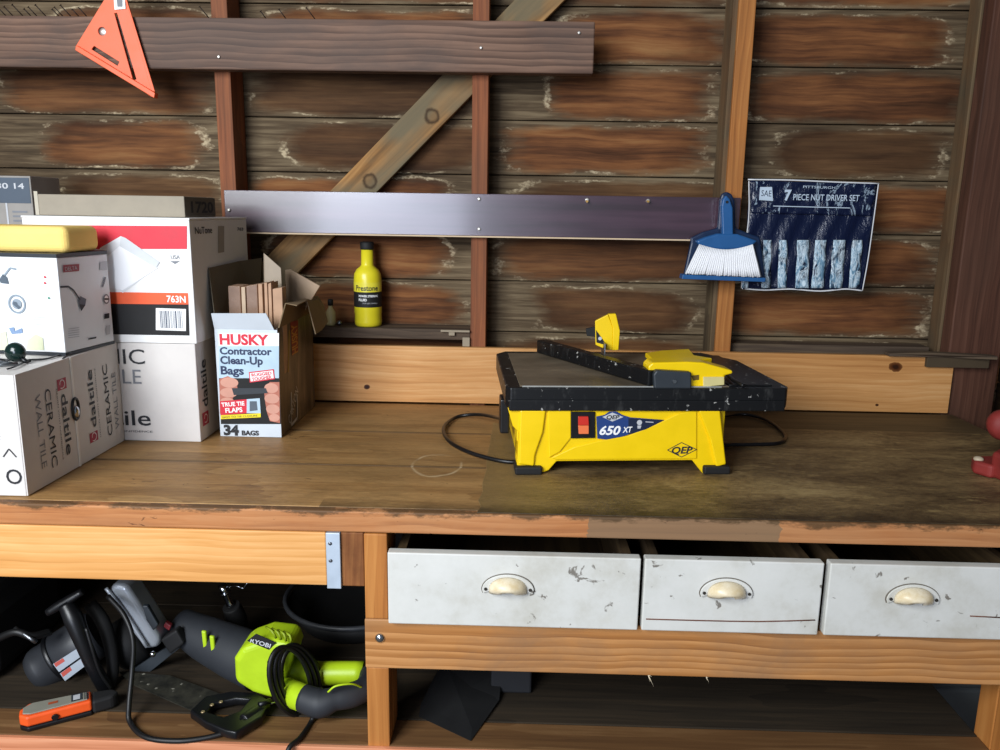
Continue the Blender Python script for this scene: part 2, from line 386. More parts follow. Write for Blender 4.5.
# ================================================================ NAILED BOARDS
NAILM = plain('#d9d4cc', .4, .6, name='nail_head'); RUST = plain('#2c211c', .6, .5, name='rusty_nail')
def nail(parent, x, y, z, r=.0035, m=NAILM):
    bm = NB(); lathe(bm, [(.0012, 0), (.0012, .006), (r, .006), (r, .0075), (r*.5, .0082)], 10, (x, y+.005, z), M=axm((0, -1, 0))); return obj('nail', bm, m, parent)
BROWNB = wood('dark_beam_wood', '#806352', '#60483b', '#3a2b24', 'X', .65, stain='#4d4440', stainamt=.5, ring=1.3)
t = thing('wall_plank', 'long dark brown plank nailed across the top of the studs', 'plank', (-.6, YS-.019, 1.69))
bm = NB(); bx(bm, -2.6, .161, YS-.038, YS-.0005, 1.690, 1.802); obj('board', bm, BROWNB, t, .003)
for px, py in ((219, 57), (481, 48), (579, 33)):
    q = W(px, py, Y=YS-.038); nail(t, q.x, YS-.0385, q.z)
for i, px in enumerate((5, 12, 22, 30, 36, 45, 58, 62, 70, 78, 86, 208, 265, 285, 314)):   # rusty nails standing along the top edge
    q = W(px+2, 14+px*.015, Y=YS-.028); bm = NB(); L = .028+.008*((i*7) % 3)
    a = Vector((q.x, YS-.028, 1.800)); b = a+Vector((-.010-.004*(i % 3), -.012, L*.55))
    tube(bm, [a, b], .0013, 6); tube(bm, [b, b+(b-a).normalized()*.001], .003, 6); obj('bent_nail', bm, RUST, t)
def purple():
    g = G('purple_laminate'); p = g.pos(); n = g.noise(g.scale(p, (2, 5, 40)), 1, 4); n2 = g.noise(g.scale(p, (3, 3, 5)), 1, 4)
    c = g.ramp(g.math('ADD', g.math('MULTIPLY', n, .7), g.math('MULTIPLY', n2, .3)), [(.35, '#2c1c26'), (.55, '#422b39'), (.72, '#523846')])
    g.b.inputs['Coat Weight'].default_value = .8; g.b.inputs['Coat Roughness'].default_value = .12
    return g.fin(c, g.math('ADD', g.math('MULTIPLY', n2, .2), .2), 0, .9)
t = thing('laminate_strip', 'long glossy purple brown laminated board nailed across the studs', 'board', (-.1, YS-.0095, 1.318))
bm = NB(); bx(bm, -.713, .523, YS-.0185, YS-.0005, 1.320, 1.419); obj('board', bm, purple(), t, .001)
bm = NB(); bx(bm, -.713, .523, YS-.0190, YS-.0005, 1.3165, 1.3198); obj('raw_edge', bm, plain('#d8bf9d', .7, name='raw_board_edge'), t)['label'] = 'pale raw lower edge'
for px, py in ((229, 210), (479, 199), (479, 229), (587, 200), (648, 201)):
    q = W(px, py, Y=YS-.019); nail(t, q.x, YS-.0195, q.z, .0042 if px < 580 else .005)
for px in (587, 648):
    q = W(px, 201, Y=YS-.03); bm = NB(); tube(bm, [(q.x, YS-.019, q.z), (q.x, YS-.034, q.z-.001)], .0028, 8); obj('peg', bm, plain('#c39a55', .4, .5, name='brass_peg'), t)
PINE = wood('knotty_pine', '#e8bb82', '#d59f62', '#b57b41', 'X', .5, knots=(), stain='#c08a50', stainamt=.35)
kn = []
for px, py, r in ((367, 387, .006), (896, 367, .013), (877, 405, .003), (700, 398, .004)):
    q = W(px, py, Y=YS-.019); kn.append((q.x, q.z, r))
PINEB = wood('knotty_pine_board', '#e2b27a', '#cc945a', '#a66e3b', 'X', .5, knots=kn, stain='#bd8a52', stainamt=.35)
t = thing('backsplash_board', 'pale knotty pine board standing along the back of the worktop', 'board', (.29, YS-.0095, .9005))
bm = NB(); bx(bm, -.80, 1.073, YS-.019, YS-.0008, .9040, 1.0465); obj('board', bm, PINEB, t, .0015)

# ================================================================ WORKBENCH
def topmat():
    def ex(g, p, c):
        s_ = g.sep(p)
        blot = g.ramp(g.noise(g.scale(p, (5, 9, 9), (1, 4, 2)), 1, 7, .68, .5), [(.50, 0.0), (.70, .65)])
        c = g.mix(blot, c, '#7a5a35')
        sp = g.ramp(g.noise(g.scale(p, (26, 40, 40), (7, 1, 2)), 1, 5, .7, 1.0), [(.66, 0.0), (.72, .8)])
        c = g.mix(sp, c, '#2e2016')
        for ys in (.2367, .4707):
            dd = g.math('ABSOLUTE', g.math('SUBTRACT', s_[1], ys)); c = g.mix(g.ramp(dd, [(.0022, .85), (.0060, 0.0)]), c, '#3a2817')
        ed = g.math('ADD', s_[1], g.math('MULTIPLY', g.math('SUBTRACT', g.noise(g.scale(p, (12, 30, 9)), 1, 6, .75), .5), .10))
        c = g.mix(g.math('MULTIPLY', g.ramp(ed, [(.0, .85), (.03, .5), (.06, 0.0)]), g.math('GREATER_THAN', s_[0], -.32)), c, '#4b3a26')
        fine = g.ramp(g.noise(g.scale(p, (40, 160, 40)), 1, 5, .75), [(.35, .78), (.6, 1.0)]); c = g.mix(1, c, fine, 'MULTIPLY')
        # pale ring left by a wet can
        dx = g.math('SUBTRACT', s_[0], -.150); dy = g.math('MULTIPLY', g.math('SUBTRACT', s_[1], .245), .7)
        d = g.math('SQRT', g.math('ADD', g.math('MULTIPLY', dx, dx), g.math('MULTIPLY', dy, dy)))
        d = g.math('ADD', d, g.math('MULTIPLY', g.math('SUBTRACT', g.noise(p, 12, 3), .5), .02))
        rg = g.math('MULTIPLY', g.ramp(d, [(.044, 0.0), (.0465, 1.0), (.0480, 1.0), (.0505, 0.0)]), g.ramp(g.noise(p, 9, 3), [(.45, 0.0), (.6, .7)]))
        return g.mix(rg, c, '#d8c29c')
    return wood('worktop_planks', '#c09660', '#a57c4b', '#7a5734', 'X', .5, stain='#94754c', stainamt=.6, extra=ex, ring=.8)
def panelmat():
    g = G('grimy_worktop_sheet'); p = g.pos()
    a = g.noise(g.scale(p, (3.2, 9, 8)), 1, 9, .72, .4); b_ = g.noise(g.scale(p, (60, 150, 60)), 1, 6, .75); c_ = g.noise(g.scale(p, (9, 18, 9), (3, 8, 1)), 1, 8, .75, .6)
    c = g.ramp(g.math('ADD', g.math('MULTIPLY', a, .70), g.math('MULTIPLY', b_, .32)), [(.38, '#3c2e1e'), (.47, '#625036'), (.55, '#836c48'), (.66, '#ab9264')])
    c = g.mix(g.ramp(c_, [(.56, 0.0), (.68, .7)]), c, '#2b2118')
    c = g.mix(g.ramp(g.noise(g.scale(p, (12, 26, 9), (11, 2, 1)), 1, 8, .8), [(.57, 0.0), (.66, .6)]), c, '#b39a66')
    sx = g.sep(p); lf = g.math('ADD', sx[0], g.math('MULTIPLY', g.math('SUBTRACT', g.noise(p, 7, 5, .7), .5), .25))
    c = g.mix(g.ramp(lf, [(0.0, .7), (.10, 0.0)]), c, '#8f7448')
    ed = g.math('ADD', sx[1], g.math('MULTIPLY', g.math('SUBTRACT', g.noise(g.scale(p, (20, 30, 9)), 1, 6, .75), .5), .09))
    c = g.mix(g.ramp(ed, [(.0, .8), (.022, .55), (.045, 0.0)]), c, '#2a2118')
    g.bump(g.math('ADD', a, b_), .5, .003)
    return g.fin(c, g.math('ADD', g.math('MULTIPLY', a, .35), .32), 0, .35)
def nosemat():
    def ex(g, p, c):
        s_ = g.sep(p); n = g.math('MULTIPLY', g.math('SUBTRACT', g.noise(g.scale(p, (14, 14, 30)), 1, 4), .5), .05)
        x = g.math('ADD', s_[0], n)
        m1 = g.math('MULTIPLY', g.math('GREATER_THAN', x, .12), g.math('LESS_THAN', x, .425))
        c = g.mix(g.math('MULTIPLY', m1, .75), c, '#7d6a52')
        top = g.ramp(g.math('ADD', g.math('MULTIPLY', g.math('SUBTRACT', s_[2], .862), 13), g.math('MULTIPLY', g.noise(g.scale(p, (11, 14, 30), (5, 5, 5)), 1, 7, .75), .75)), [(.78, 0.0), (.86, .85)])
        c = g.mix(top, c, '#4f3c26')
        sp = g.ramp(g.noise(g.scale(p, (22, 22, 60), (17, 1, 2)), 1, 4, .7, 1.5), [(.68, 0.0), (.73, .85)])
        return g.mix(sp, c, '#2e170e')
    return wood('worktop_edge_wood', '#cd9363', '#b57748', '#8a5230', 'X', .6, extra=ex, stain='#b98a60', stainamt=.4)
BEAM = wood('pale_pine_beam', '#efb97a', '#dc9f5c', '#bd7f40', 'X', .5, stain='#d59a5a', stainamt=.3, ring=.7)
RAIL = wood('orange_rail_wood', '#c99059', '#ad743f', '#80502b', 'X', .5, stain='#8f6d50', stainamt=.65, ring=1.5, knots=())
LEG = wood('bench_leg_wood', '#c98a4a', '#b5753a', '#93592a', 'Z', .55)
bench = thing('workbench', 'wooden garage workbench with three white drawers and an open lower shelf', 'workbench', (-.2, .37, 0))
bm = NB(); TOPM = topmat()
for y0, y1 in ((.0195, .236), (.2375, .470), (.4715, .7335)):
    bx(bm, -1.75, 1.083, y0, y1, .862, .9)
obj('worktop', bm, TOPM, bench, .0015)
bm = NB(); bx(bm, -1.75, 1.35-.11, 0, .019, .8635, .9); obj('front_edge', bm, nosemat(), bench, .003)
PAN = panelmat(); bm = NB()
jag = [(-.060, .004), (-.055, .03), (-.061, .06), (-.055, .10), (-.058, .14), (-.054, .22), (-.056, .30), (-.053, .40), (-.054, .468)]
o_ = [(1.083, .004), (1.083, .560), (.1, .562), (-.052, .562), (-.052, .47)] + list(reversed(jag))
prism(bm, [(x, y, .9002) for x, y in o_], (0, 0, .0018)); obj('worktop_sheet', bm, PAN, bench, .0006)['label'] = 'thin olive brown grimy sheet over the right of the worktop'
PAN2 = panelmat(); bm = NB(); bx(bm, .0, 1.083, .5635, .7330, .9002, .9010); obj('rear_worktop_strip', bm, wood('rear_strip', '#6b5a40', '#55462f', '#3b3022', 'X', .55), bench)
bm = NB(); bx(bm, -1.75, -.3055, -.001, .036, .770, .8625); obj('beam', bm, BEAM, bench, .002)
bm = NB(); bx(bm, -.2815, -.2440, .002, .036, .768, .8625); 
ENDW = wood('end_block_wood', '#a8703f', '#8c5730', '#5b3219', 'Z', .65, stain='#3f1f10', stainamt=.5)
obj('end_block', bm, ENDW, bench, .002)
bm = NB(); bx(bm, -.3050, -.2820, -.003, .037, .7655, .8625); sp_ = obj('metal_strap', bm, plain('#c3d0de', .4, .25, name='galvanised'), bench, .0008)
for z in (.845, .815): bm = NB(); lathe(bm, [(.003, 0), (.003, .0012), (.001, .0018)], 12, (-.298, -.003, z), M=axm((0, -1, 0))); obj('screw', bm, STL, sp_)
def leg(x0, x1, front=0.0):
    bm = NB(); bx(bm, x0, x1, front, .0375, .7118, .8618); bx(bm, x0, x1, front, .0375, 0, .6222); bx(bm, x0, x1, .0385, .088, 0, .8618); return obj('leg', bm, LEG, bench, .002)
leg(-.2435, -.2055); leg(.836, .925)
def leg2(x0, x1, y0, y1, zt=.8618): bm = NB(); bx(bm, x0, x1, y0, y1, 0, zt); obj('leg', bm, LEG, bench, .002)
leg2(-.2435, -.2055, .64, .728); leg2(.90, .99, .64, .728); leg2(-1.6, -1.51, 0.002, .09, .7695); leg2(-1.6, -1.51, .64, .728)
bm = NB(); bx(bm, -.2445, 1.24, -.002, .0365, .6225, .7115); rl = obj('rail', bm, RAIL, bench, .002)
bm = NB(); q = W(380, 638, Y=-.002); lathe(bm, [(.0085, 0), (.008, .002), (.005, .0045), (.0015, .0055)], 20, (q.x, -.002, q.z), M=axm((0, -1, 0))); obj('carriage_bolt', bm, CHR, rl)
for px in (652, 710):   # splinters hanging from the rail's lower edge
    bm = NB(); q = W(px-4, 677, Y=0); k = 1 if px < 700 else .5
    for dx, dz in ((.010, -.02), (.004, -.012), (.006, -.002)): tube(bm, [(q.x, 0, .6228), (q.x+dx*k, -.002, .6228+dz*k)], [.0009, .0002], 5)
    obj('splinter', bm, plain('#d8c7a8', .8, name='splinter'), rl)
SHF = wood('shelf_front_wood', '#93704a', '#735232', '#4c3320', 'X', .65, stain='#6b4a2c', stainamt=.6); SHD = wood('shelf_rear_shaded_wood', '#44382a', '#322a20', '#1d1813', 'X', .8)  # rear boards coloured darker than the front one for the shadow under the bench
SHE = wood('shelf_edge_wood', '#e6a680', '#d8906a', '#b86f4b', 'X', .5)
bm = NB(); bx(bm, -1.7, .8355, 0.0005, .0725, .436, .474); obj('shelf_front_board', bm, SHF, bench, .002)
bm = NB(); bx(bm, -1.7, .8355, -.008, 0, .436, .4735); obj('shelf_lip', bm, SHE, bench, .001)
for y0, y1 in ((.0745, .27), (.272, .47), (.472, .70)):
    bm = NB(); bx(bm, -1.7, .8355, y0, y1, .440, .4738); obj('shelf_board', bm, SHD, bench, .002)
# added panels closing the left end and back to keep the shelf space dark
bm = NB(); bx(bm, -1.74, -1.72, .01, .72, .44, .861); obj('added_end_blocker', bm, SHD, bench)
bm = NB(); bx(bm, -1.70, 1.08, .7290, .7333, .30, .861); obj('rear_panel', bm, plain('#1b1815', .9, name='dark_shade_backing'), bench)
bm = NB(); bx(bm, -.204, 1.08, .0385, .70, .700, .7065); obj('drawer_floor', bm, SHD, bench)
# drawers
def drawer_paint():
    g = G('chipped_white_paint'); p = g.pos(); a = g.noise(p, 9, 6, .7); b_ = g.noise(g.scale(p, (30, 30, 34), (3, 3, 3)), 1, 4, .6, .6); d = g.noise(p, 3.4, 5, .7)
    c = g.ramp(a, [(.3, '#c6c3b8'), (.5, '#d6d5ce'), (.7, '#dddcd6')])
    c = g.mix(g.ramp(d, [(.62, 0.0), (.8, .3)]), c, '#d2c8b0')
    c = g.mix(g.ramp(b_, [(.665, 0.0), (.70, .8)]), c, '#5b5145')
    return g.fin(c, .45, 0, .4)
DP = drawer_paint(); OLDW = wood('drawer_side_wood', '#57452c', '#40311e', '#261c10', 'Y', .8)
def creammat():
    g = G('chipped_cream_enamel'); p = g.pos(); n = g.noise(p, 30, 5, .7); n2 = g.noise(g.scale(p, (1, 1, 1), (9, 3, 5)), 60, 4, .6)
    s_ = g.sep(p); low = g.math('MULTIPLY', g.math('SUBTRACT', .778, s_[2]), 26)
    c = g.ramp(n, [(.35, '#d9c49a'), (.6, '#efe2c6')])
    c = g.mix(g.ramp(g.math('ADD', n2, g.math('MULTIPLY', low, .35)), [(.70, 0.0), (.76, 1.0)]), c, '#3a3028')
    return g.fin(c, .35, 0, .5)
CREAM = creammat()
def drawer(x0, x1, hx, hz, lab):
    bm = NB(); bx(bm, x0, x1, -.016, .003, .7125, .8375); d = obj('drawer', bm, DP, bench, .002); d['label'] = lab
    bm = NB()
    for a, b in ((x0+.012, x0+.026), (x1-.026, x1-.012)): bx(bm, a, b, .0032, .55, .716, .832)
    bx(bm, x0+.027, x1-.027, .54, .55, .716, .825); bx(bm, x0+.027, x1-.027, .0034, .539, .716, .722); obj('drawer_box', bm, OLDW, d)
    # cup pull: oval back plate with a half dome
    bm = NB(); N = 22; pts = []
    for i in range(N+1):
        a = math.pi*i/N; pts.append((hx+.042*math.cos(a), -.0200, hz-.008+.027*math.sin(a)))
    pts = pts + [(hx-.040, -.0200, hz-.014), (hx-.028, -.0200, hz-.009), (hx+.028, -.0200, hz-.009), (hx+.040, -.0200, hz-.014)]
    bm2 = NB(); cx_, cz_ = hx, hz; prism(bm2, [(cx_+(a-cx_)*1.035, -.0168, cz_+(c-cz_)*1.05) for a, b, c in pts], (0, .0006, 0))
    prism(bm, pts, (0, .0030, 0)); h = obj('cup_pull', bm, DP, d, .001); obj('plate_shadow_line', bm2, plain('#6f665a', .7), h)  # dark outline behind the pull plate stands in for its shadow
    bm = NB(); rows = []
    nu, nv = 20, 8
    for j in range(nv+1):
        ph = math.pi/2*j/nv; row = []
        for i in range(nu+1):
            a = math.pi*i/nu
            row.append(bm.verts.new((hx+.031*math.cos(a)*math.cos(ph*.92)**.5, -.0198-.022*math.sin(ph)*(.35+.65*abs(math.sin(a))**.5), hz-.012+.027*abs(math.sin(a))**.7*math.cos(ph*.75))))
        rows.append(row)
    for j in range(nv):
        for i in range(nu):
            f = bm.faces.new([rows[j][i], rows[j][i+1], rows[j+1][i+1], rows[j+1][i]]); f.smooth = True
    c = obj('cup', bm, CREAM, h); so = c.modifiers.new('s', 'SOLIDIFY'); so.thickness = .0015
    for sx in (-1, 1): bm = NB(); lathe(bm, [(.0028, 0), (.0024, .0016)], 10, (hx+sx*.036, -.0205, hz-.006), M=axm((0, -1, 0))); obj('screw', bm, plain('#3a352f', .5, .3), h)
    return d
for px0, px1, hp, lab in ((388, 639, (508, 586), 'leftmost and widest white drawer'), (643, 821, (727, 590), 'middle white drawer with a long crack along its foot'), (827, None, (914, 596), 'right white drawer with a grey smudge left of its pull')):
    x0 = W(px0, 600, Y=-.016).x; x1 = W(px1, 600, Y=-.016).x if px1 else .826; q = W(*hp, Y=-.02)
    d = drawer(x0, x1, q.x, q.z, lab)
    if 'middle' in lab or 'right' in lab:
        bm = NB(); pts = ((646, 619), (700, 620.5), (760, 621.5), (815, 620)) if 'middle' in lab else ((970, 616), (1000, 617.5))
        tube(bm, [W(a, b, Y=-.0163) for a, b in pts], .0011, 6, sub=2); obj('crack', bm, plain('#6a3f2c', .8), d)

# ================================================================ CARTONS
def cardbox(parent, x0, x1, y0, y1, z0, z1, m_=WHT, bevel=.0015, name='carton_body'):
    bm = NB(); bx(bm, x0, x1, y0, y1, z0, z1); return obj(name, bm, m_, parent, bevel)
WARM = plain('#d9d4cf', .65, var=.03, name='white_carton_board')
# tile carton, front left
t = thing('tile_carton', 'white wall tile carton nearest the camera at the left, two flaps meeting on its side', 'box', (-.98, .2, .9))
cardbox(t, -1.16, -.8125, .03, .360, .9008, 1.1065, WARM)
flaps = []
for y0, y1, lb in ((.0305, .1885, 0), (.1905, .3600, 1)):
    bm = NB(); bx(bm, -.8122, -.8100, y0, y1, .9015, 1.1075); flaps.append(obj('side_flap', bm, WARM, t, .0006))
bm = NB(); bx(bm, -.8099, -.8085, .1872, .1925, .9015, 1.106); obj('flap_edge', bm, plain('#efece4', .7), t)
def tilebrand(F, A, B, name):
    pass
F = Frame((-.8098, .03, .9), (0, 1, 0), (0, 0, 1))
def logo(F, u0, v0, u1, v1, up):   # crimson square with a white swirl
    F.rect(u0, v0, u1, v1, REDI, 0)
    cu, cv = (u0+u1)/2, (v0+v1)/2; r = (u1-u0)*.34
    pts = [(cu+r*math.cos(a)*(1-.3*k/10), cv+r*.8*math.sin(a)) for k, a in [(k, math.pi*1.7*k/10-2.2) for k in range(11)]]
    for a, b in zip(pts, pts[1:]): F.line(a, b, .0016, WINK, 1)
logo(F, .112, .155, .140, .175, 0); 
F.text('daltile', (.120, .147), (.120, .034), .019, INK, 1, bold=.01); 
F.text('DESIGN WITH CONFIDENCE', (.1065, .160), (.1065, .030), .0035, INK, 1)
F.text('CERAMIC', (.073, .166), (.073, .026), .0175, INK, 1)
F.text('WALL TILE', (.044, .163), (.044, .034), .0155, GINK, 1)
F.build('lettering', flaps[0]); F = Frame((-.8098, .03, .9), (0, 1, 0), (0, 0, 1))
logo(F, .200, .033, .229, .052, 1)
F.text('daltile', (.227, .060), (.227, .172), .019, INK, 1, bold=.01)
F.text('DESIGN WITH CONFIDENCE', (.2395, .035), (.2395, .172), .0035, INK, 1)
F.text('CERAMIC', (.283, .028), (.283, .172), .0175, INK, 1)
F.text('WALL TILE', (.312, .034), (.312, .150), .0155, GINK, 1)
F.build('lettering', flaps[1])
F = Frame((-1.16, .0295, .9), (1, 0, 0), (0, 0, 1))
for i in range(11): F.rect(.255, .120-.0052*i+.03, .315, .1212-.0052*i+.03, LINK, 0)
F.text('O', (.343, .022), (.343, .048), .026, INK, 1); F.line((.316, .069), (.327, .083), .0018, INK, 1); F.line((.327, .083), (.338, .069), .0018, INK, 1)
F.build('front_lettering', t)
# tile carton, rear
t = thing('tile_carton', 'white wall tile carton standing behind, underneath the red and white fan light carton', 'box', (-.81, .5, .9))
cardbox(t, -.985, -.6515, .362, .694, .9006, 1.1060, WARM)
F = Frame((-.985, .3615, .9), (1, 0, 0), (0, 0, 1))
F.text('CERAMIC', (.012, .163), (.229, .163), .031, INK, 1); F.text('WALL TILE', (.012, .122), (.219, .122), .030, GINK, 1)
F.text('daltile', (.083, .034), (.232, .034), .032, INK, 1, bold=.008); F.rect(.04, .034, .068, .062, REDI, 0); F.text('DESIGN WITH CONFIDENCE', (.083, .019), (.234, .019), .004, INK, 1); F.build('front_lettering', t)
F = Frame((-.6510, .358, .9), (0, 1, 0), (0, 0, 1))
logo(F, .018, .030, .050, .058, 0); F.text('daltile', (.050, .068), (.050, .168), .028, INK, 1, bold=.01); F.build('side_lettering', t)
# fan light carton
t = thing('fan_light_carton', 'large white carton with red band, orange stripe and black block above the rear tile carton', 'box', (-.81, .52, 1.107))
GCARD = plain('#b9b3a9', .65, var=.04, name='grey_white_card')
cardbox(t, -.980, -.6475, .362, .692, 1.1068, 1.352, WHT)
bm = NB(); bx(bm, -.981, -.6465, .361, .693, 1.3522, 1.3560); obj('lid', bm, WHT, t, .001)
F = Frame((-.980, .3615, 1.1068), (1, 0, 0), (0, 0, 1))
w_ = .3325
F.px([(23, 225), (187, 226), (187, 249), (23, 249)], RED, 0)
F.px([(25, 291), (188, 293), (188.5, 304.5), (25, 303)], ORG, 0); F.px([(25, 303), (188.5, 304.5), (189.5, 335.5), (25, 333)], BLKM, 0)
PYR = plain('#e4e6e8', .6, name='lens_grey'); PYR2 = plain('#f3f4f6', .6, var=0, name='lens_white'); PYR3 = plain('#cfd3d6', .6, name='lens_shade')
F.px([(100, 248), (121, 236), (158, 266), (123, 293), (100, 270)], PYR, 1)
F.px([(101, 262), (120, 246), (158, 268), (123, 290), (110, 288)], PYR2, 2)
F.px([(121, 236), (126, 238), (160, 262), (156, 268), (120, 246)], PYR3, 3)
F.ptext('763N', (167, 302), (186, 302.5), (167, 295.5), WINK, 2, bold=.02)
F.px([(156, 308), (186, 309), (186, 331), (156, 330)], WINK, 1)
a = F.uv(161, 328); b = F.uv(182, 311); barcode(F, a[0], a[1], b[0], b[1], plain('#4b5568', .6), 2, 14)
F.ptext('USA', (171, 259), (180, 259), (171, 255), GINK, 1); F.px([(170, 261), (180, 261), (175, 264)], GINK, 1)
F.build('front_print', t)
F = Frame((-.6470, .356, 1.1068), (0, 1, 0), (0, 0, 1))
F.ptext('NuTone', (195, 234), (212, 233), (195, 227), INK, 1, bold=.01); F.ptext('763', (237, 230.5), (243, 230.5), (237, 227.5), INK, 1, bold=.02); F.px([(218, 226), (224, 226), (224, 252), (218, 253)], plain('#aaa49b', .7), 0)
F.build('side_print', t)
# thin carton on top
t = thing('flat_carton', 'long thin grey carton lying on top of the red and white carton', 'box', (-.83, .5, 1.3565))
cardbox(t, -.985, -.679, .42, .585, 1.3566, 1.3985, plain('#988e7d', .7, name='greige_card'))
bm = NB(); bx(bm, -.9855, -.978, .4190, .4198, 1.357, 1.404); obj('torn_flap', bm, plain('#bcb4a3', .8), t)
F = Frame((-.6786, .42, 1.3566), (0, 1, 0), (0, 0, 1)); F.rect(.002, .003, .163, .040, plain('#5d5548', .8), 0)
F.text('1720', (.03, .010), (.15, .010), .022, BLKM, 1, bold=.03); F.build('end_print', t)
# blue grey carton behind at far left
t = thing('grey_carton', 'tall grey carton with a navy band at the far left behind the sponge', 'box', (-1.2, .6, .9))
cardbox(t, -1.32, -1.1, .60, .715, .9006, 1.440, plain('#98938d', .7, name='grey_card'))
F = Frame((-1.32, .5995, .9), (1, 0, 0), (0, 0, 1)); NV = plain('#4a5664', .6, name='slate_ink')
F.rect(.004, .480, .217, .536, NV, 0); F.text('00 330 14', (.09, .512), (.205, .512), .012, LINK, 1, bold=.02); F.rect(.158, .30, .162, .48, LINK, 0)
for i in range(3): F.rect(.172, .459-.01*i, .206-.006*(i % 2), .463-.01*i, GINK, 0)
F.build('front_print', t)
# shower fittings carton, turned a little
rz = math.radians(-7); c0 = Vector((-.822, .198, 1.1078)); 
t = thing('shower_valve_carton', 'white shower set carton with black rims stacked on the front tile carton under the sponge', 'box', c0, rz)
M_ = MW[t.name]
def loc(x, y, z): return M_ @ Vector((x, y, z))
def lbox(bm, x0, x1, y0, y1, z0, z1, M, mi=0):
    n0 = len(bm.verts); bx(bm, x0, x1, y0, y1, z0, z1, mi); bm.verts.ensure_lookup_table()
    for v in bm.verts[n0:]: v.co = M @ v.co
COOL = plain('#e9ecee', .5, var=.02, name='cool_white_card'); RIM = plain('#2b3036', .5, name='slate_rim')
bm = NB(); lbox(bm, -.25, 0, 0, .143, .006, .177, M_); obj('carton_body', bm, COOL, t, .0012)
bm = NB(); lbox(bm, -.2505, .0005, -.0005, .1435, 0, .0055, M_); obj('lower_rim', bm, RIM, t)
bm = NB(); lbox(bm, -.2505, .0005, -.0005, .1435, .1775, .184, M_); obj('upper_rim', bm, RIM, t)
R3 = M_.to_3x3()
F = Frame(loc(-.25, -.001, 0), R3 @ Vector((1, 0, 0)), (0, 0, 1))
SH = plain('#8d99a4', .5, name='print_grey'); SH2 = plain('#56626e', .5, name='print_slate')
def showerhead(F, px, py, s):
    F.pline([(px+9*s, py-9*s), (px+3*s, py-10*s), (px-3*s, py-2*s)], 1.6*s, SH, 1); F.px([(px-4*s, py-4*s), (px, py-1*s), (px+2*s, py+6*s), (px-6*s, py+5*s), (px-8*s, py+2*s)], SH2, 1)
showerhead(F, 7, 278, 1)
a = F.uv(17, 304); F.ring(a[0], a[1], .0175, .0035, SH, 1); F.disc(a[0], a[1], .0095, SH, 1); F.disc(a[0]-.002, a[1], .004, SH2, 2); F.px([(14, 301), (21, 307), (19, 309), (13, 304)], SH2, 3)
F.px([(9, 328), (14, 327), (15, 331), (22, 328), (23, 333), (12, 334)], plain('#7b93b5', .6), 1)
for (px, py, c) in ((45, 277, RED), (45, 283, RED), (49, 298, plain('#3f8a70', .6))): F.pdisc(px, py, 1.1, c, 1)
for i in range(4): F.pline([(31, 317+2.4*i), (46-i, 317.3+2.4*i)], .6, LINK, 1)
OLV = plain('#d3d6b6', .6, name='pale_olive_print'); F.px([(0, 333), (6, 331), (9, 350), (0, 350)], OLV, 0); F.px([(28, 340), (36, 334), (43, 338), (44, 350), (26, 350)], OLV, 0)
F.build('front_print', t)
F = Frame(loc(.001, 0, 0), R3 @ Vector((0, 1, 0)), (0, 0, 1))
F.px([(63, 265), (79, 264), (79, 271), (63, 272.5)], plain('#a33d46', .6), 0); F.ptext('DELTA', (65, 271), (77, 269.5), (65, 267), LINK, 1)
F.pline([(60, 287), (68, 286.5), (73, 290), (80, 300)], 1.3, INK, 1); F.px([(78, 300), (80, 296), (86, 299), (85, 305), (81, 311), (79, 306)], SH2, 1); F.px([(79, 304), (85, 305), (81, 311)], INK, 2)
F.px([(100, 262), (107, 261), (107, 270), (100, 270)], LINK, 0); F.pline([(105, 277), (104, 282), (102, 287)], 1.5, GINK, 1); F.pdisc(106, 299, 3, GINK, 1, 5); F.pdisc(106, 299, 2, WINK, 2, 3.6); F.pline([(104, 299), (108, 299)], 1, INK, 3)
F.px([(104, 314), (109, 313), (109, 318), (104, 319)], INK, 1); F.px([(106, 326), (110, 325), (110, 334), (106, 335)], LINK, 0); F.pline([(88, 339), (96, 337.5)], 1.0, INK, 1)
for i in range(5): F.pline([(68, 329+2.2*i), (79, 327.5+2.2*i)], .5, LINK, 1)
F.build('side_print', t)
# sponge
def sponge_mat():
    g = G('yellow_sponge'); n = g.noise(g.objc(), 300, 2); n2 = g.noise(g.objc(), 12, 3)
    g.bump(n, .5, .001); return g.fin(g.mix(1, '#ffdc80', g.ramp(n2, [(.3, .9), (.7, 1.0)]), 'MULTIPLY'), .85, 0, .15)
q = W(97, 240, Y=.30)
bm = NB(); zt = 1.2922; bx(bm, -1.04, q.x-.012, .226, .335, zt, zt+.0475)
bmesh.ops.rotate(bm, cent=(-.9, .28, zt), matrix=Matrix.Rotation(math.radians(-3), 3, 'Z'), verts=bm.verts)
bmesh.ops.subdivide_edges(bm, edges=bm.edges[:], cuts=1, use_grid_fill=True)
solo(obj('grout_sponge', bm, sponge_mat(), None, .014, 5), 'large yellow sponge lying on the shower set carton', 'sponge')
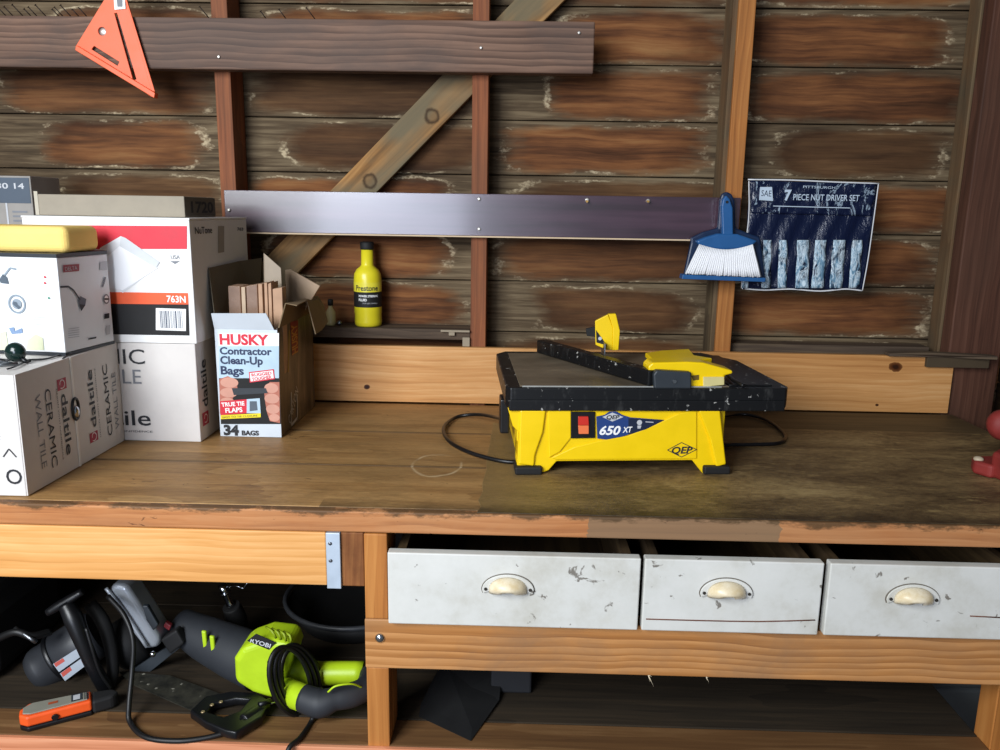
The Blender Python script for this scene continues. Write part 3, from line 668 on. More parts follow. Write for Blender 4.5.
# glass ornament with wires on the front carton; chrome fitting at the seam
GRN = plain('#0e2420', .15, name='dark_green_glass')
t = thing('cabinet_knob', 'dark green glossy knob with black wires lying on the front tile carton', 'knob', W(14, 358, Z=1.109))
c = W(15, 348, Y=.125); bm = NB(); ball(bm, (c.x, c.y, 1.127), .0175, (1, .8, 1.0)); obj('bulb', bm, GRN, t)
bm = NB(); tube(bm, [(c.x+.008, c.y, 1.116), (c.x+.022, c.y-.004, 1.1105)], [.006, .003], 10); obj('stem', bm, BLK, t)
def wire(name, pts, r, m_, parent, sub=6): bm = NB(); tube(bm, pts, r, 8, sub=sub); return obj(name, bm, m_, parent)
zc = 1.1095
wire('wire', [W(27, 360, Z=zc), W(45, 359, Z=zc), W(60, 355, Z=zc), W(71, 353.5, Z=zc), Vector((-.8135, .175, 1.108)), Vector((-.8128, .176, 1.098))], .0017, BLK, t)
wire('wire', [W(-12, 357, Z=zc), W(5, 360, Z=zc), W(20, 359, Z=zc), W(30, 361, Z=zc)], .0022, BLK, t)
wire('wire', [W(27, 361, Z=zc), W(14, 367, Z=zc+.001), W(7, 369, Z=zc)], .0015, BLK, t)
wire('rod', [W(-10, 366, Z=zc+.001), W(18, 363.5, Z=zc+.001)], .0028, STL, t)
wire('rod', [W(-10, 361.5, Z=zc), W(12, 363, Z=zc)], .0022, DGR, t)
t = thing('chrome_fitting', 'small chrome round fitting with a brass tab hanging on the carton seam', 'fitting', (-.808, .192, 1.0))
bm = NB(); pts = [Vector((-.8085, .190+.0105*math.cos(a), 1.011+.020*math.sin(a))) for a in [2*math.pi*i/14 for i in range(14)]]; tube(bm, pts, .0027, 8, closed=True, sub=2); obj('ring', bm, BLK, t)
bm = NB(); ball(bm, (-.8075, .189, 1.006), .0095, (.6, .8, 1.2)); obj('chrome_ball', bm, CHR, t)
bm = NB(); bx(bm, -.8130, -.8115, .172, .186, 1.022, 1.032); obj('tab', bm, plain('#9c8242', .4, .7), t)

# ================================================================ BAG CARTON WITH TILE OFFCUTS
hx0, hx1, hy0, hy1, hz0, hz1 = -.628, -.497, .408, .690, .9006, 1.131
t = thing('bag_carton', 'opened contractor bag carton with torn top flaps, filled with tile offcuts', 'box', (-.562, .55, .9))
BL = plain('#cfd8e0', .5, var=.02, name='pale_blue_card')
bm = NB(); bx(bm, hx0, hx1, hy0, hy0+.0025, hz0, hz1); obj('front_panel', bm, BL, t, .0006)
def dirty():
    g = G('stained_dark_carton'); p = g.pos(); n = g.noise(g.scale(p, (20, 26, 5)), 1, 6, .7, .4); n2 = g.noise(p, 6, 5)
    c = g.ramp(n, [(.35, '#3a322a'), (.5, '#5a4e40'), (.68, '#8a7a64')]); c = g.mix(g.ramp(n2, [(.5, 0.0), (.65, .7)]), c, '#2e2620'); return g.fin(c, .4, 0, .5)
DRT = dirty()
bm = NB(); bx(bm, hx1-.0025, hx1, hy0+.0027, hy1, hz0, hz1+.004); obj('side_panel', bm, DRT, t, .0006)
bm = NB(); bx(bm, hx0, hx0+.0025, hy0+.0027, hy1, hz0, hz1); bx(bm, hx0+.0027, hx1-.0027, hy1-.0025, hy1, hz0, hz1); bx(bm, hx0+.0027, hx1-.0027, hy0+.0027, hy1-.0027, hz0, hz0+.002)
obj('rear_panels', bm, CARD, t, .0006)
bm = NB(); A0, B0 = Vector((hx0, hy0, hz1)), Vector((hx1-.006, hy0, hz1)); a1 = W(211, 313.5, Y=.395); b1 = W(266, 313.5, Y=.395)
prism(bm, [A0, B0, b1, a1], (0, .0022, .0004)); obj('front_flap', bm, BL, t, .0004)
bm = NB(); prism(bm, [(hx0, .420, hz1), (hx0, hy1, hz1), W(262, 258, Y=hy1), W(240, 261, Y=.60), W(209, 268, Y=.44)], (-.0018, 0, 0)); obj('left_flap', bm, plain('#6f6552', .8, name='inner_card'), t)
# right flap, bent outward and torn
bm = NB()
r0 = [Vector((hx1, y, hz1+.004)) for y in (.415, .50, .58, .66)]
r1 = [W(a, b, X=hx1+.006) for a, b in ((285, 303), (300, 300), (311, 296), (318, 296))]
r2 = [W(a, b, X=hx1+.030) for a, b in ((297, 305), (307, 300), (318, 300), (324, 305))]
r3 = [W(a, b, X=hx1+.050) for a, b in ((305, 326), (316, 334), (322, 330), (328, 322))]
vr = [[bm.verts.new(p) for p in r] for r in (r0, r1, r2, r3)]
for j in range(3):
    for i in range(3):
        if j == 0 or i > 0 or j == 1: bm.faces.new([vr[j][i], vr[j][i+1], vr[j+1][i+1], vr[j+1][i]])
o_ = obj('torn_side_flap', bm, CARD, t); so = o_.modifiers.new('s', 'SOLIDIFY'); so.thickness = .0025
F = Frame((hx0, hy0-.0004, hz0), (1, 0, 0), (0, 0, 1)); SK2 = plain('#b9705c', .6, name='printed_skin_shade'); SKYI = plain('#b9d2e2', .5, name='sky_ink'); DNV = plain('#1d2d52', .5, name='dark_blue_ink')
F.px([(219, 378.2), (279, 378.2), (281, 424), (221, 424)], BLKM, 0)
F.px([(219, 345), (279, 345), (279, 378), (219, 378)], SKYI, 0)
F.px([(219, 333), (279, 333), (279, 346), (219, 346)], WINK, 1)
F.ptext('HUSKY', (220, 344), (269, 345), (220, 334), RED, 2, bold=.04); F.ptext('Contractor', (220, 354), (272, 355), (220, 347), DNV, 2, bold=.03)
F.ptext('Clean-Up', (220.5, 363.5), (263, 364.5), (220.5, 356), DNV, 2, bold=.03); F.ptext('Bags', (221, 374), (244, 374.5), (221, 366), DNV, 2, bold=.03)
F.px([(219.5, 379), (228, 376), (236, 380), (238, 390), (233, 398), (232, 412), (220, 414)], SK2, 1)
F.px([(279.5, 382), (270, 382), (264, 388), (265, 400), (267, 412), (270, 421), (280, 423)], SK2, 1)
for a, b, r1_, r2_ in ((229.5, 382.5, 9, 5.2), (229, 392.5, 8.8, 4.8), (227.5, 402, 7.2, 4.6), (271.5, 388, 7, 5), (272, 398.5, 7.4, 5), (273, 409, 6.8, 4.8), (274.5, 417.5, 5.4, 3.8)): F.pdisc(a, b, r1_, SKIN, 2, r2_)
F.px([(232, 388), (266, 388), (268, 393), (234, 395)], DGR, 3)
F.px([(249, 372), (274, 369), (275, 379), (250, 382.5)], RED, 3); F.px([(250, 373), (273, 370.2), (274, 378), (251, 381.3)], WINK, 4); F.ptext('RUGGED', (252, 376.5), (272, 374.2), (252, 373.5), RED, 5, bold=.03); F.ptext('TOUGHER', (252.5, 380.7), (272, 378), (252.5, 377.6), RED, 5, bold=.03)
F.px([(220, 401), (247, 399), (247, 413), (221, 415)], RED, 5); F.px([(247, 399), (260, 398), (261, 413), (247, 413)], SKYI, 5); F.px([(250, 401), (257, 401), (258, 410), (250, 411)], SH2, 6)
F.ptext('TRUE TIE', (222, 406.5), (245, 405), (222, 402.5), WINK, 6, bold=.03); F.ptext('FLAPS', (226, 412.5), (243, 411.5), (226, 408), WINK, 6, bold=.03)
F.px([(221, 415), (261, 413), (261, 417), (221, 419)], YELI, 5); F.ptext('EASY TO TIE CLOSURE', (223, 418), (258, 416.2), (223, 416.2), INK, 6)
F.ptext('34', (224, 434.5), (239, 435), (224, 425), INK, 2, bold=.05); F.ptext('BAGS', (242, 435), (259, 435.2), (242, 430.5), INK, 2, bold=.04)
F.build('front_print', t)
F = Frame((hx1+.0004, hy0, hz0), (0, 1, 0), (0, 0, 1))
F.px([(290, 322), (298, 320), (298, 350), (292, 356)], plain('#8f2b26', .6), 0); F.ptext('HUSKY', (297.5, 352), (296.5, 323), (292, 352), plain('#c8892f', .6), 1, bold=.03)
F.ptext('CARTON', (290, 425), (298, 392), (287, 422), LINK, 1); F.pline([(289, 330), (288, 372)], 1.2, plain('#a88c3a', .6), 1)
F.pline([(291, 392), (291, 425), (297, 418), (297, 394)], .8, LINK, 1)
F.build('side_print', t)
# tile offcuts: each standing piece its own thing
TG = plain('#8b6f5c', .25, var=.12, name='glazed_brown_tile'); TB = plain('#c09a7c', .75, var=.12, name='bisque_tile'); TL = plain('#c3ab90', .7, var=.1, name='pale_tile_body')
def tile(pxs, Y, th, label, mface, mbody=None):
    P = shape(pxs, Y=Y); lo = sorted(P, key=lambda p: p.z)[:2]
    # extend the two lowest corners down into the carton
    P2 = [Vector((p.x, p.y, .93)) if (p in lo) else p for p in P]
    bm = NB(); prism(bm, P2, (0, th, 0), 0)
    for f in bm.faces: f.material_index = 0
    bmesh.ops.recalc_face_normals(bm, faces=bm.faces[:])
    for f in bm.faces:
        if abs(f.normal.y) < .5: f.material_index = 1
    solo(obj('tile_offcut', bm, [mface, mbody or TB], None, .001), label, 'tile', 'tile offcuts standing in the bag carton')
def etile(pxs, depth_x, Y, label, m_, th=.07):
    tile(pxs, Y, th, label, m_)
tile([(228, 310), (228, 286), (240, 286.5), (240, 310)], .455, .055, 'glossy brown tile offcut with a bright streak, leftmost in the carton', TG)
tile([(241, 310), (241, 287), (245, 287), (245, 310)], .452, .06, 'narrow pale tile edge between the two brown offcuts', TL)
tile([(246, 310), (246, 286.5), (257, 284.5), (257, 310)], .456, .055, 'second glossy brown tile offcut, right of the pale narrow one', TG)
tile([(258, 318), (258, 284), (262, 284), (263, 318)], .450, .05, 'thin bisque tile strip directly under the tallest offcut', TB)
tile([(264, 318), (264, 283), (267, 282.5), (267.5, 318)], .450, .05, 'thin bisque tile strip, middle of the three narrow ones', TB)
tile([(268, 320), (268, 284), (271, 282.5), (272, 320)], .450, .05, 'thin bisque tile strip, right of the three narrow ones', TB)
tile([(273, 324), (272.5, 289), (282, 287.5), (282, 324)], .447, .03, 'broad bisque tile offcut nearest the torn right flap', TB)
def tri(P, th, label, m1, m2):
    bm = NB(); prism(bm, P, th, 0); bmesh.ops.recalc_face_normals(bm, faces=bm.faces[:])
    solo(obj('tile_offcut', bm, [m1], None, .001), label, 'tile', 'tile offcuts standing in the bag carton')
P = [W(261, 290, Y=.53), W(264, 253, Y=.53), W(281, 268, Y=.53), W(283, 292, Y=.53)]
P[0] = Vector((P[0].x, .53, .95)); P[3] = Vector((P[3].x, .53, .95)); tri(P, (-.004, .008, 0), 'tallest pointed tile offcut with a grey glazed face', plain('#a3927c', .5, name='grey_glaze'), TB)
P = [W(286, 295, Y=.61), W(285, 270, Y=.61), W(290, 269.5, Y=.61), W(320, 286, Y=.61), W(319, 300, Y=.61)]
P[0] = Vector((P[0].x+.004, .61, .95)); P[4] = Vector((hx1-.006, .61, 1.132)); P.append(Vector((hx1-.006, .61, .95))); tri(P, (0, .008, 0), 'wide slanted tile offcut leaning out over the right flap', plain('#a98f74', .6, name='tan_tile'), TB)

# small glass bottle on the ledge
t = thing('glass_bottle', 'tiny clear bottle with a dark cap on the ledge left of the yellow bottle', 'bottle', (-.458, .775, 1.088))
q = W(330, 322, Y=.78)
bm = NB(); lathe(bm, [(.012, 0), (.0125, .004), (.0125, .034), (.006, .044), (.005, .05)], 18, (q.x, .79, 1.0885)); obj('glass_body', bm, plain('#b8a878', .15, name='amber_glass'), t)
bm = NB(); lathe(bm, [(.007, 0), (.007, .014), (.005, .016)], 16, (q.x, .79, 1.1387)); obj('cap', bm, BLKM, t)
bm = NB(); q = W(339, 322, Y=.78); ball(bm, (q.x, .785, 1.0951), .0065); solo(obj('steel_ball', bm, STL), 'small steel ball on the ledge beside the tiny bottle', 'ball')
# yellow bottle
t = thing('antifreeze_bottle', 'yellow plastic bottle with a black cap and black label on the ledge', 'bottle', (-.378, .792, 1.088))
YB = plain('#e3d52a', .3, var=.02, name='bottle_yellow'); bz = 1.0885
q = W(368, 300, Y=.792); BX = q.x
bm = NB(); lathe(bm, [(.030, 0), (.0335, .004), (.0345, .012), (.0335, .030), (.0345, .034), (.0345, .118), (.033, .132), (.027, .143), (.018, .150), (.0155, .154), (.0148, .192)], 36, (BX, .792, bz)); obj('bottle_body', bm, YB, t)
bm = NB(); lathe(bm, [(.0165, 0), (.0172, .003), (.0172, .016), (.0155, .019), (.004, .0195)], 28, (BX, .792, bz+.192)); obj('cap', bm, BLKM, t)
bm = NB(); seg = 24
def arcband(bm, r, z0, z1, a0, a1, cx, cy, mi=0, n=24):
    vs = []
    for i in range(n+1):
        a = a0+(a1-a0)*i/n; vs.append((bm.verts.new((cx+r*math.sin(a), cy-r*math.cos(a), z0)), bm.verts.new((cx+r*math.sin(a), cy-r*math.cos(a), z1))))
    for i in range(n): f = bm.faces.new([vs[i][0], vs[i+1][0], vs[i+1][1], vs[i][1]]); f.material_index = mi; f.smooth = True
arcband(bm, .0349, bz+.050, bz+.088, -1.5, 1.6, BX, .792, 0); arcband(bm, .0349, bz+.0885, bz+.112, -1.5, 1.6, BX, .792, 1)
obj('label', bm, [BLKM, plain('#e8dc40', .35)], t)
def arctext(txt, r, z, h, a0, a1, cx, cy, m_, parent, **k):
    F = Frame((0, 0, 0), (1, 0, 0), (0, 1, 0)); F.base = 0; F.text(txt, (0, 0), (1, 0), 1, m_, 0, **k)
    for v in F.bm.verts:
        a = a0+(a1-a0)*v.co.x; v.co = Vector((cx+r*math.sin(a), cy-r*math.cos(a), z+h*v.co.y))
    o = obj('lettering', F.bm, F.mats, parent, normals=False); return o
arctext('Prestone', .0353, bz+.092, .013, -.75, .95, BX, .792, INK, t, bold=.02)
arctext('POWER STEERING', .0353, bz+.076, .005, -.5, .95, BX, .792, WINK, t, bold=.03); arctext('FLUID', .0353, bz+.066, .006, -.5, .1, BX, .792, WINK, t, bold=.03); arctext('STOP LEAK FORMULA', .0353, bz+.059, .003, -.2, .9, BX, .792, LINK, t)
# pale bracket at the ledge's right end
bm = NB(); a = W(441, 326.5, Y=.752); b = W(470, 326.5, Y=.752)
bx(bm, a.x, b.x, .742, .7525, 1.083, 1.088); bx(bm, a.x+.02, a.x+.035, .744, .7525, 1.074, 1.083); bx(bm, b.x-.018, b.x, .744, .7525, 1.0472, 1.070)
bm_o = obj('wood_scrap', bm, plain('#9a8d78', .7, name='pale_scrap'), None, .001); solo(bm_o, 'pale splintered wooden cleat at the right end of the ledge', 'cleat')
# slat on the pine board at the right
t = thing('wooden_slat', 'thin weathered slat lying across the right end of the pine board', 'slat', (1.05, .735, 1.046))
bm = NB(); a = W(888, 352, Y=.73); b = W(978, 362, Y=.73)
prism(bm, [(a.x, .72, 1.0472), (1.05, .718, 1.0472), (1.155, .70, 1.0472), (1.155, .70, 1.0555), (1.0, .718, 1.0585), (a.x, .72, 1.0545)], (0, .03, 0)); obj('slat', bm, LEDG, t, .001)
bm = NB(); bx(bm, 1.0, 1.15, .722, .7335, 1.022, 1.0468); obj('batten', bm, plain('#4b3d2a', .8, name='dark_batten'), t, .001)

# ================================================================ SPEED SQUARE
def sheet(parent_name, outer, holes, th, m_, parent, bevel=0):
    """flat plate with holes: points in the XZ plane at given Y; outer/holes = lists of Vector"""
    c = bpy.data.curves.new('c', 'CURVE'); c.dimensions = '2D'; c.fill_mode = 'BOTH'; c.extrude = th/2
    for pts in [outer]+holes:
        sp = c.splines.new('POLY'); sp.points.add(len(pts)-1); sp.use_cyclic_u = True
        for p_, v in zip(sp.points, pts): p_.co = (v.x, v.z, 0, 1)
    ob = bpy.data.objects.new('c', c); me = bpy.data.meshes.new_from_object(ob); Y = outer[0].y
    bm = NB(); bm.from_mesh(me); bpy.data.objects.remove(ob); bpy.data.curves.remove(c); bpy.data.meshes.remove(me)
    for v in bm.verts: v.co = Vector((v.co.x, Y+v.co.z, v.co.y))
    bmesh.ops.remove_doubles(bm, verts=bm.verts, dist=1e-6)
    return obj(parent_name, bm, m_, parent, bevel)
Yq = .7085
t = thing('speed_square', 'bright orange plastic speed square hanging over the dark plank', 'square', (-.94, Yq, 1.63))
OR = plain('#f0622d', .45, var=.03, name='orange_plastic')
h1 = [W(a, b, Y=Yq) for a, b in ((114.7, 13.5), (117.5, 13), (137, 79.5), (133.5, 80.5))]
h2 = [W(a, b, Y=Yq) for a, b in ((94.5, 46), (120, 62), (118, 66), (92, 49.5))]
cc = W(102.5, 31.5, Y=Yq); h3 = [Vector((cc.x+.0095*math.cos(a), Yq, cc.z+.0095*math.sin(a))) for a in [2*math.pi*i/20 for i in range(20)]]
sheet('plate', [W(a, b, Y=Yq) for a, b in ((76, 47), (120, -25), (155, 95), (152, 97))], [h1, h2, h3], .005, OR, t, .0006)
bm = NB(); prism(bm, [W(a, b, Y=Yq-.012) for a, b in ((76, 45), (155, 93), (154, 98), (75, 50))], (0, .018, 0)); obj('fence_flange', bm, OR, t, .001)
bm = NB(); prism(bm, [W(a, b, Y=Yq-.005) for a, b in ((118, -16), (120, -22), (155, 92), (151, 90), (128, 8))], (0, .003, 0)); obj('raised_edge', bm, OR, t, .0006)
F = Frame((cc.x, Yq-.0032, cc.z), (1, 0, 0), (0, 0, 1)); F.px([(114, -4), (125, -4), (126, 9), (115, 10)], WINK, 6); F.px([(117, -1), (123, -1), (123, 7), (118, 7)], GINK, 7); F.build('price_sticker', t)
bm = NB(); lathe(bm, [(.0112, 0), (.0112, .002), (.003, .004)], 14, (cc.x, Yq+.006, cc.z), M=axm((0, -1, 0))); obj('hanging_nail', bm, NAILM, t)

# ================================================================ HAND BROOM AND DUSTPAN
Yd = .712
NB1 = plain('#0f2748', .4, name='deep_blue_plastic'); NB2 = plain('#235a92', .38, name='blue_plastic')
t = thing('dustpan', 'dark blue dustpan hanging behind the white bristled hand broom', 'dustpan', W(725, 280, Y=Yd))
pan = [(720, 201), (722, 194), (727, 191.5), (732, 194), (735, 201), (736, 228), (748, 233), (760, 237), (761, 242), (766, 281), (683, 279), (691, 243), (691, 238), (703, 232), (718, 228)]
bm = NB(); slab(bm, pan, Yd, .014); obj('pan', bm, NB1, t, .004)
bm = NB(); prism(bm, [W(a, b, Y=Yd-.034) for a, b in ((683, 274.5), (766, 278), (765, 282), (682, 279))], (0, .034, 0)); obj('lip', bm, NB2, t, .001)
t = thing('hand_broom', 'blue hand broom with white bristles hanging on the orange stud', 'broom', W(725, 275, Y=.69))
Yb = .684
bm = NB(); slab(bm, [(722.5, 235), (721.5, 206), (723, 199), (726.5, 195), (730, 199), (733, 208), (733.5, 235), (729, 239), (726, 239)], Yb, .020); obj('handle', bm, NB2, t, .005, 3)
bm = NB(); slab(bm, [(696, 241), (706, 237), (718, 233.5), (738, 234), (748, 237.5), (758, 241), (752, 246), (740, 249), (724, 250), (708, 248), (699, 245)], Yb-.003, .026); obj('head', bm, NB2, t, .005, 3)
bm = NB(); lathe(bm, [(.0032, 0), (.0032, .001)], 12, W(727, 202, Y=Yb-.0008), M=axm((0, -1, 0))); obj('hanging_hole', bm, BLKM, t)
bm = NB(); rows = ((Yb-.002, 34), (Yb+.005, 33), (Yb+.012, 34))
for yy, n in rows:
    for i in range(n):
        u = i/(n-1); p0 = W(700+52*u, 244.5+5*math.sin(math.pi*u), Y=yy); p1 = W(686+74*u+random.uniform(-.5, .5), 274+3*u+random.uniform(-.6, .6), Y=yy-.006)
        tube(bm, [p0, p0.lerp(p1, .55), p1], [.0022, .0030, .0025], 6, sub=2)
obj('bristles', bm, plain('#f2f2f4', .6, var=.02, name='white_bristle'), t)['kind'] = 'stuff'

# ================================================================ NUT DRIVER POUCH
t = thing('tool_pouch', 'crinkled navy plastic pouch with a white border and empty clear pockets hung on the wall', 'tool pouch', W(808, 291, Y=.742))
def pouchmat(kind, painted_glint=.0):
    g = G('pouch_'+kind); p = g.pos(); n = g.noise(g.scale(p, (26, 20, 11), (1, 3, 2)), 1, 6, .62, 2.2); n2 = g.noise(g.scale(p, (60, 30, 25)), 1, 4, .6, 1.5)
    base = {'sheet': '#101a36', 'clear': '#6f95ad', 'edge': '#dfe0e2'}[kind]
    if kind == 'sheet': c = g.mix(g.ramp(n, [(.56, 0.0), (.60, painted_glint), (.64, .0)]), base, '#b6cbdc')  # pale crinkle highlights painted into the sheet colour
    elif kind == 'clear': c = g.mix(g.ramp(n2, [(.42, 0.0), (.50, .9), (.56, .1), (.66, 1.0)]), g.mix(g.ramp(n, [(.44, 0.0), (.54, 1.0)]), '#141e36', base), '#d5e6ef')  # glossy streaks and highlights painted into the pocket colour
    else: c = g.mix(.0, base, base)
    g.bump(g.math('ADD', n, n2), .45 if kind != 'edge' else .2, .004); return g.fin(c, .2 if kind != 'edge' else .5, 0, .45)
def wavy(pxa, pxb, pxc, pxd, Y, nx, ny, amp, name, m_, parent, seed=1, th=.0012):
    """quad patch (top-left, top-right, bottom-right, bottom-left) with gentle waves"""
    P = [W(*q, Y=Y) for q in (pxa, pxb, pxc, pxd)]; bm = NB(); g_ = []
    for j in range(ny+1):
        v = j/ny; r_ = []
        for i in range(nx+1):
            u = i/nx; p = P[0].lerp(P[1], u).lerp(P[3].lerp(P[2], u), v).copy()
            p.y -= amp*(1+math.sin(u*17+seed+v*3)*math.cos(v*7+seed*2+u*2))*.5 + amp*.4*math.sin(u*41+v*13+seed)
            r_.append(bm.verts.new(p))
        g_.append(r_)
    for j in range(ny):
        for i in range(nx): f = bm.faces.new([g_[j][i], g_[j][i+1], g_[j+1][i+1], g_[j+1][i]]); f.smooth = True
    o = obj(name, bm, m_, parent); so = o.modifiers.new('s', 'SOLIDIFY'); so.thickness = th; return o
YP = .742
PSH, PCL, PED = pouchmat('sheet'), pouchmat('clear'), pouchmat('edge')
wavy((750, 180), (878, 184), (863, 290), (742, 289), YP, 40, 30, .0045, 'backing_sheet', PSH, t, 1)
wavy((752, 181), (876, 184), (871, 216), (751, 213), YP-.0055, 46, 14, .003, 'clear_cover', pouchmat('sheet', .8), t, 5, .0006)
for k, (a, b) in enumerate(((763, 771), (779, 787), (797, 809), (815, 826), (833, 845), (852, 862))):
    dx = -3 if k > 2 else -1
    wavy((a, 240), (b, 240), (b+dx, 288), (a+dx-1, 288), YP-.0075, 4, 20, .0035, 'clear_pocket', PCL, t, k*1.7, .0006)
wavy((743, 243), (751, 243), (748, 288), (742, 288), YP-.0075, 3, 16, .003, 'clear_pocket', PCL, t, 9, .0006)
for pts in ([(748, 179.5), (790, 180), (835, 182), (879, 183.5)], [(878.5, 184), (873, 225), (868, 260), (862.5, 290.5)], [(862, 290.5), (845, 289), (820, 291), (790, 289), (765, 290), (742, 288.5)], [(749, 181), (749, 215), (745, 250), (741.5, 288)]):
    bm = NB(); tube(bm, [W(a, b, Y=YP-.005) for a, b in pts], .0022, 6, flat=.6); obj('white_binding', bm, PED, t)
F = Frame(W(750, 240, Y=YP-.0115), (1, 0, 0), (0, 0, 1)); PB = plain('#c3d3e2', .35, name='pouch_ink')
F.ptext('7', (784, 200), (791, 200), (784, 190), PB, 1, bold=.04); F.ptext('PIECE NUT DRIVER SET', (793, 200), (859, 201), (793, 194), PB, 1, bold=.01)
F.px([(760, 187), (772, 187), (773, 201), (759, 200)], PB, 0); F.ptext('SAE', (761, 196), (771, 196.5), (761, 190), NAVY, 1); F.ptext('PITTSBURGH', (803, 188), (835, 189), (803, 185.5), PB, 1)
F.pline([(773, 206), (850, 208)], .8, PB, 1); F.build('lettering', t)

# ================================================================ TILE SAW
RZ = math.radians(4.5); SO = Vector((-.019, .197, .9022))
saw = thing('tile_saw', 'yellow wet tile saw with a black table standing on the worktop', 'tile saw', SO, RZ)
SM = MW[saw.name]
def L(x, y, z): return SM @ Vector((x, y, z))
def sb(bm, x0, x1, y0, y1, z0, z1, mi=0): lbox(bm, x0, x1, y0, y1, z0, z1, SM, mi)
TZ0, TZ1 = .125, .1635; TW, TD = .530, .385
def tablerim():
    bm = NB(); ch = .020
    o = [(ch*.4, 0), (TW-ch*.5, 0), (TW, ch), (TW-.002, TD-.10), (TW-.055, TD), (.02, TD), (0, TD-.03), (0, ch*.7)]
    prism(bm, [L(x, y, TZ0) for x, y in o], L(0, 0, TZ1)-L(0, 0, TZ0)); return bm
def grime():
    g = G('spattered_black_plastic'); p = g.objc(); n = g.noise(g.scale(p, (40, 40, 14)), 1, 5, .7); n2 = g.noise(g.scale(p, (70, 70, 70), (5, 5, 5)), 1, 3, .6)
    c = g.mix(g.ramp(n, [(.55, 0.0), (.72, .3)]), '#0e0f11', '#5d5d5b'); c = g.mix(g.ramp(n2, [(.655, 0.0), (.69, .8)]), c, '#b6b4ae'); return g.fin(c, .42, 0, .4)
GR = grime()
obj('table_rim', tablerim(), GR, saw, .003)
bm = NB(); sb(bm, .006, TW-.012, -.0035, .01, TZ0-.004, TZ0+.0165); obj('rim_band', bm, GR, saw, .002)
def platemat():
    g = G('worn_steel_plate'); p = g.objc(); n = g.noise(g.scale(p, (6, 10, 6)), 1, 6, .65); c = g.ramp(n, [(.35, '#6b5f4e'), (.6, '#8a7b66'), (.75, '#a39278')]); return g.fin(c, g.math('ADD', g.math('MULTIPLY', n, .3), .35), .35, .4)
bm = NB(); sb(bm, .026, .415, .010, .352, TZ1, TZ1+.0018); pl_ = obj('steel_tabletop', bm, platemat(), saw, .0006)
bm = NB(); sb(bm, .030, .40, .0075, .0100, TZ1-.001, TZ1+.0022); obj('bright_edge', bm, plain('#d9d9d2', .3, .6), pl_)
bm = NB(); sb(bm, .418, .50, .02, .33, TZ1, TZ1+.003); obj('extension_wing', bm, GR, saw, .001)
# housing
bm = NB(); FY = .0
fo = [Wp(a, b, SO, SM.to_3x3() @ Vector((0, 1, 0))) for a, b in ((508, 409), (513, 427), (519, 433), (517, 470), (544, 473), (549, 471), (557, 462), (693, 461), (700, 470), (704, 475), (727, 471), (723, 440), (721, 409))]
dv = SM.to_3x3() @ Vector((0, 1, 0))
off = dv*.004
prism(bm, [p+off for p in fo], dv*.016, 0); hs = obj('housing_front', bm, YEL, saw, .002)
fl = [(SM.inverted() @ p) for p in fo]
xl, xr, zb = fl[3].x, fl[10].x, .014
bm = NB(); sb(bm, xl, xl+.012, .0205, .33, .03, TZ0-.001); sb(bm, xr-.016, xr-.004, .0205, .33, .03, TZ0-.001); sb(bm, xl, xr-.004, .3305, .343, .03, TZ0-.001)
for x0 in (xl, xr-.045): sb(bm, x0, x0+.04, .305, .342, .014, .06); sb(bm, x0, x0+.04, .0205, .055, .014, .06)
obj('housing', bm, YEL, saw, .002)
def fp(px, out): return [Wp(a, b, SO, dv) - dv*out for a, b in px]
bm = NB(); prism(bm, [p+dv*.0035 for p in fp([(551, 458), (575, 447), (600, 441), (628, 436), (655, 425), (678, 414), (690, 411), (697, 411), (697, 459), (556, 460)], .0025)], dv*.003); obj('lower_swoosh', bm, YEL, saw, .002)
for pts in ([(520, 410), (546, 410), (543, 432), (535, 455), (534, 466), (518.5, 464)], [(698, 410), (720, 410), (726, 464), (716, 467), (710, 440)]):
    bm = NB(); prism(bm, [p+dv*.004 for p in fp(pts, .006)], dv*.006); obj('corner_rib', bm, YEL, saw, .003, 3)
bm = NB(); prism(bm, [p+dv*.0035 for p in fp([(548, 410), (571, 410), (571, 438), (560, 452), (549, 458)], .003)], dv*.003); obj('moulded_panel', bm, YEL, saw, .0025)
fx = ((xl-.004, .050), (xr-.046, .050))
for x0, w_ in fx:
    for y0 in (-.008, .305):
        bm = NB(); sb(bm, x0, x0+w_, y0, y0+.045, 0, .0155); obj('rubber_foot', bm, BLKM, saw, .003)
FF = Frame(L(0, .0040, 0), SM.to_3x3() @ Vector((1, 0, 0)), (0, 0, 1)); FF.base = .0032
# switch
bm = NB(); prism(bm, fp([(571, 412), (595, 412), (595, 438), (571, 438.5)], -.0035+.004), dv*.006); sw = obj('switch_plate', bm, BLK, saw, .001)
bm = NB(); a = fp([(578, 416), (588, 416), (588.5, 424.5), (578, 424.5)], .0055); prism(bm, a, dv*.006); obj('rocker', bm, plain('#cc3328', .3, name='red_rocker'), sw, .0008)
bm = NB(); a = fp([(578, 425), (588.5, 425), (588.5, 433.5), (578.5, 433.5)], .0038); prism(bm, a, dv*.005); obj('rocker', bm, plain('#ef7b4a', .3, name='orange_rocker'), sw, .0008)
FF.px([(596, 416), (604, 414.5), (609, 411), (616, 411), (622, 414.5), (630, 417), (664, 419.5), (645, 429), (622, 436), (606, 439), (597, 438)], plain('#24407c', .4, name='label_blue'), 0)
FF.px([(628, 417.5), (664, 419.5), (646, 428.5), (628, 434)], NAVY, 1)
FF.px([(602, 416.5), (612, 412), (623, 416.5), (612, 421)], LINK, 2); FF.ptext('QEP', (606, 418.5), (619, 418.5), (606, 414.7), INK, 3, bold=.03, shear=.2)
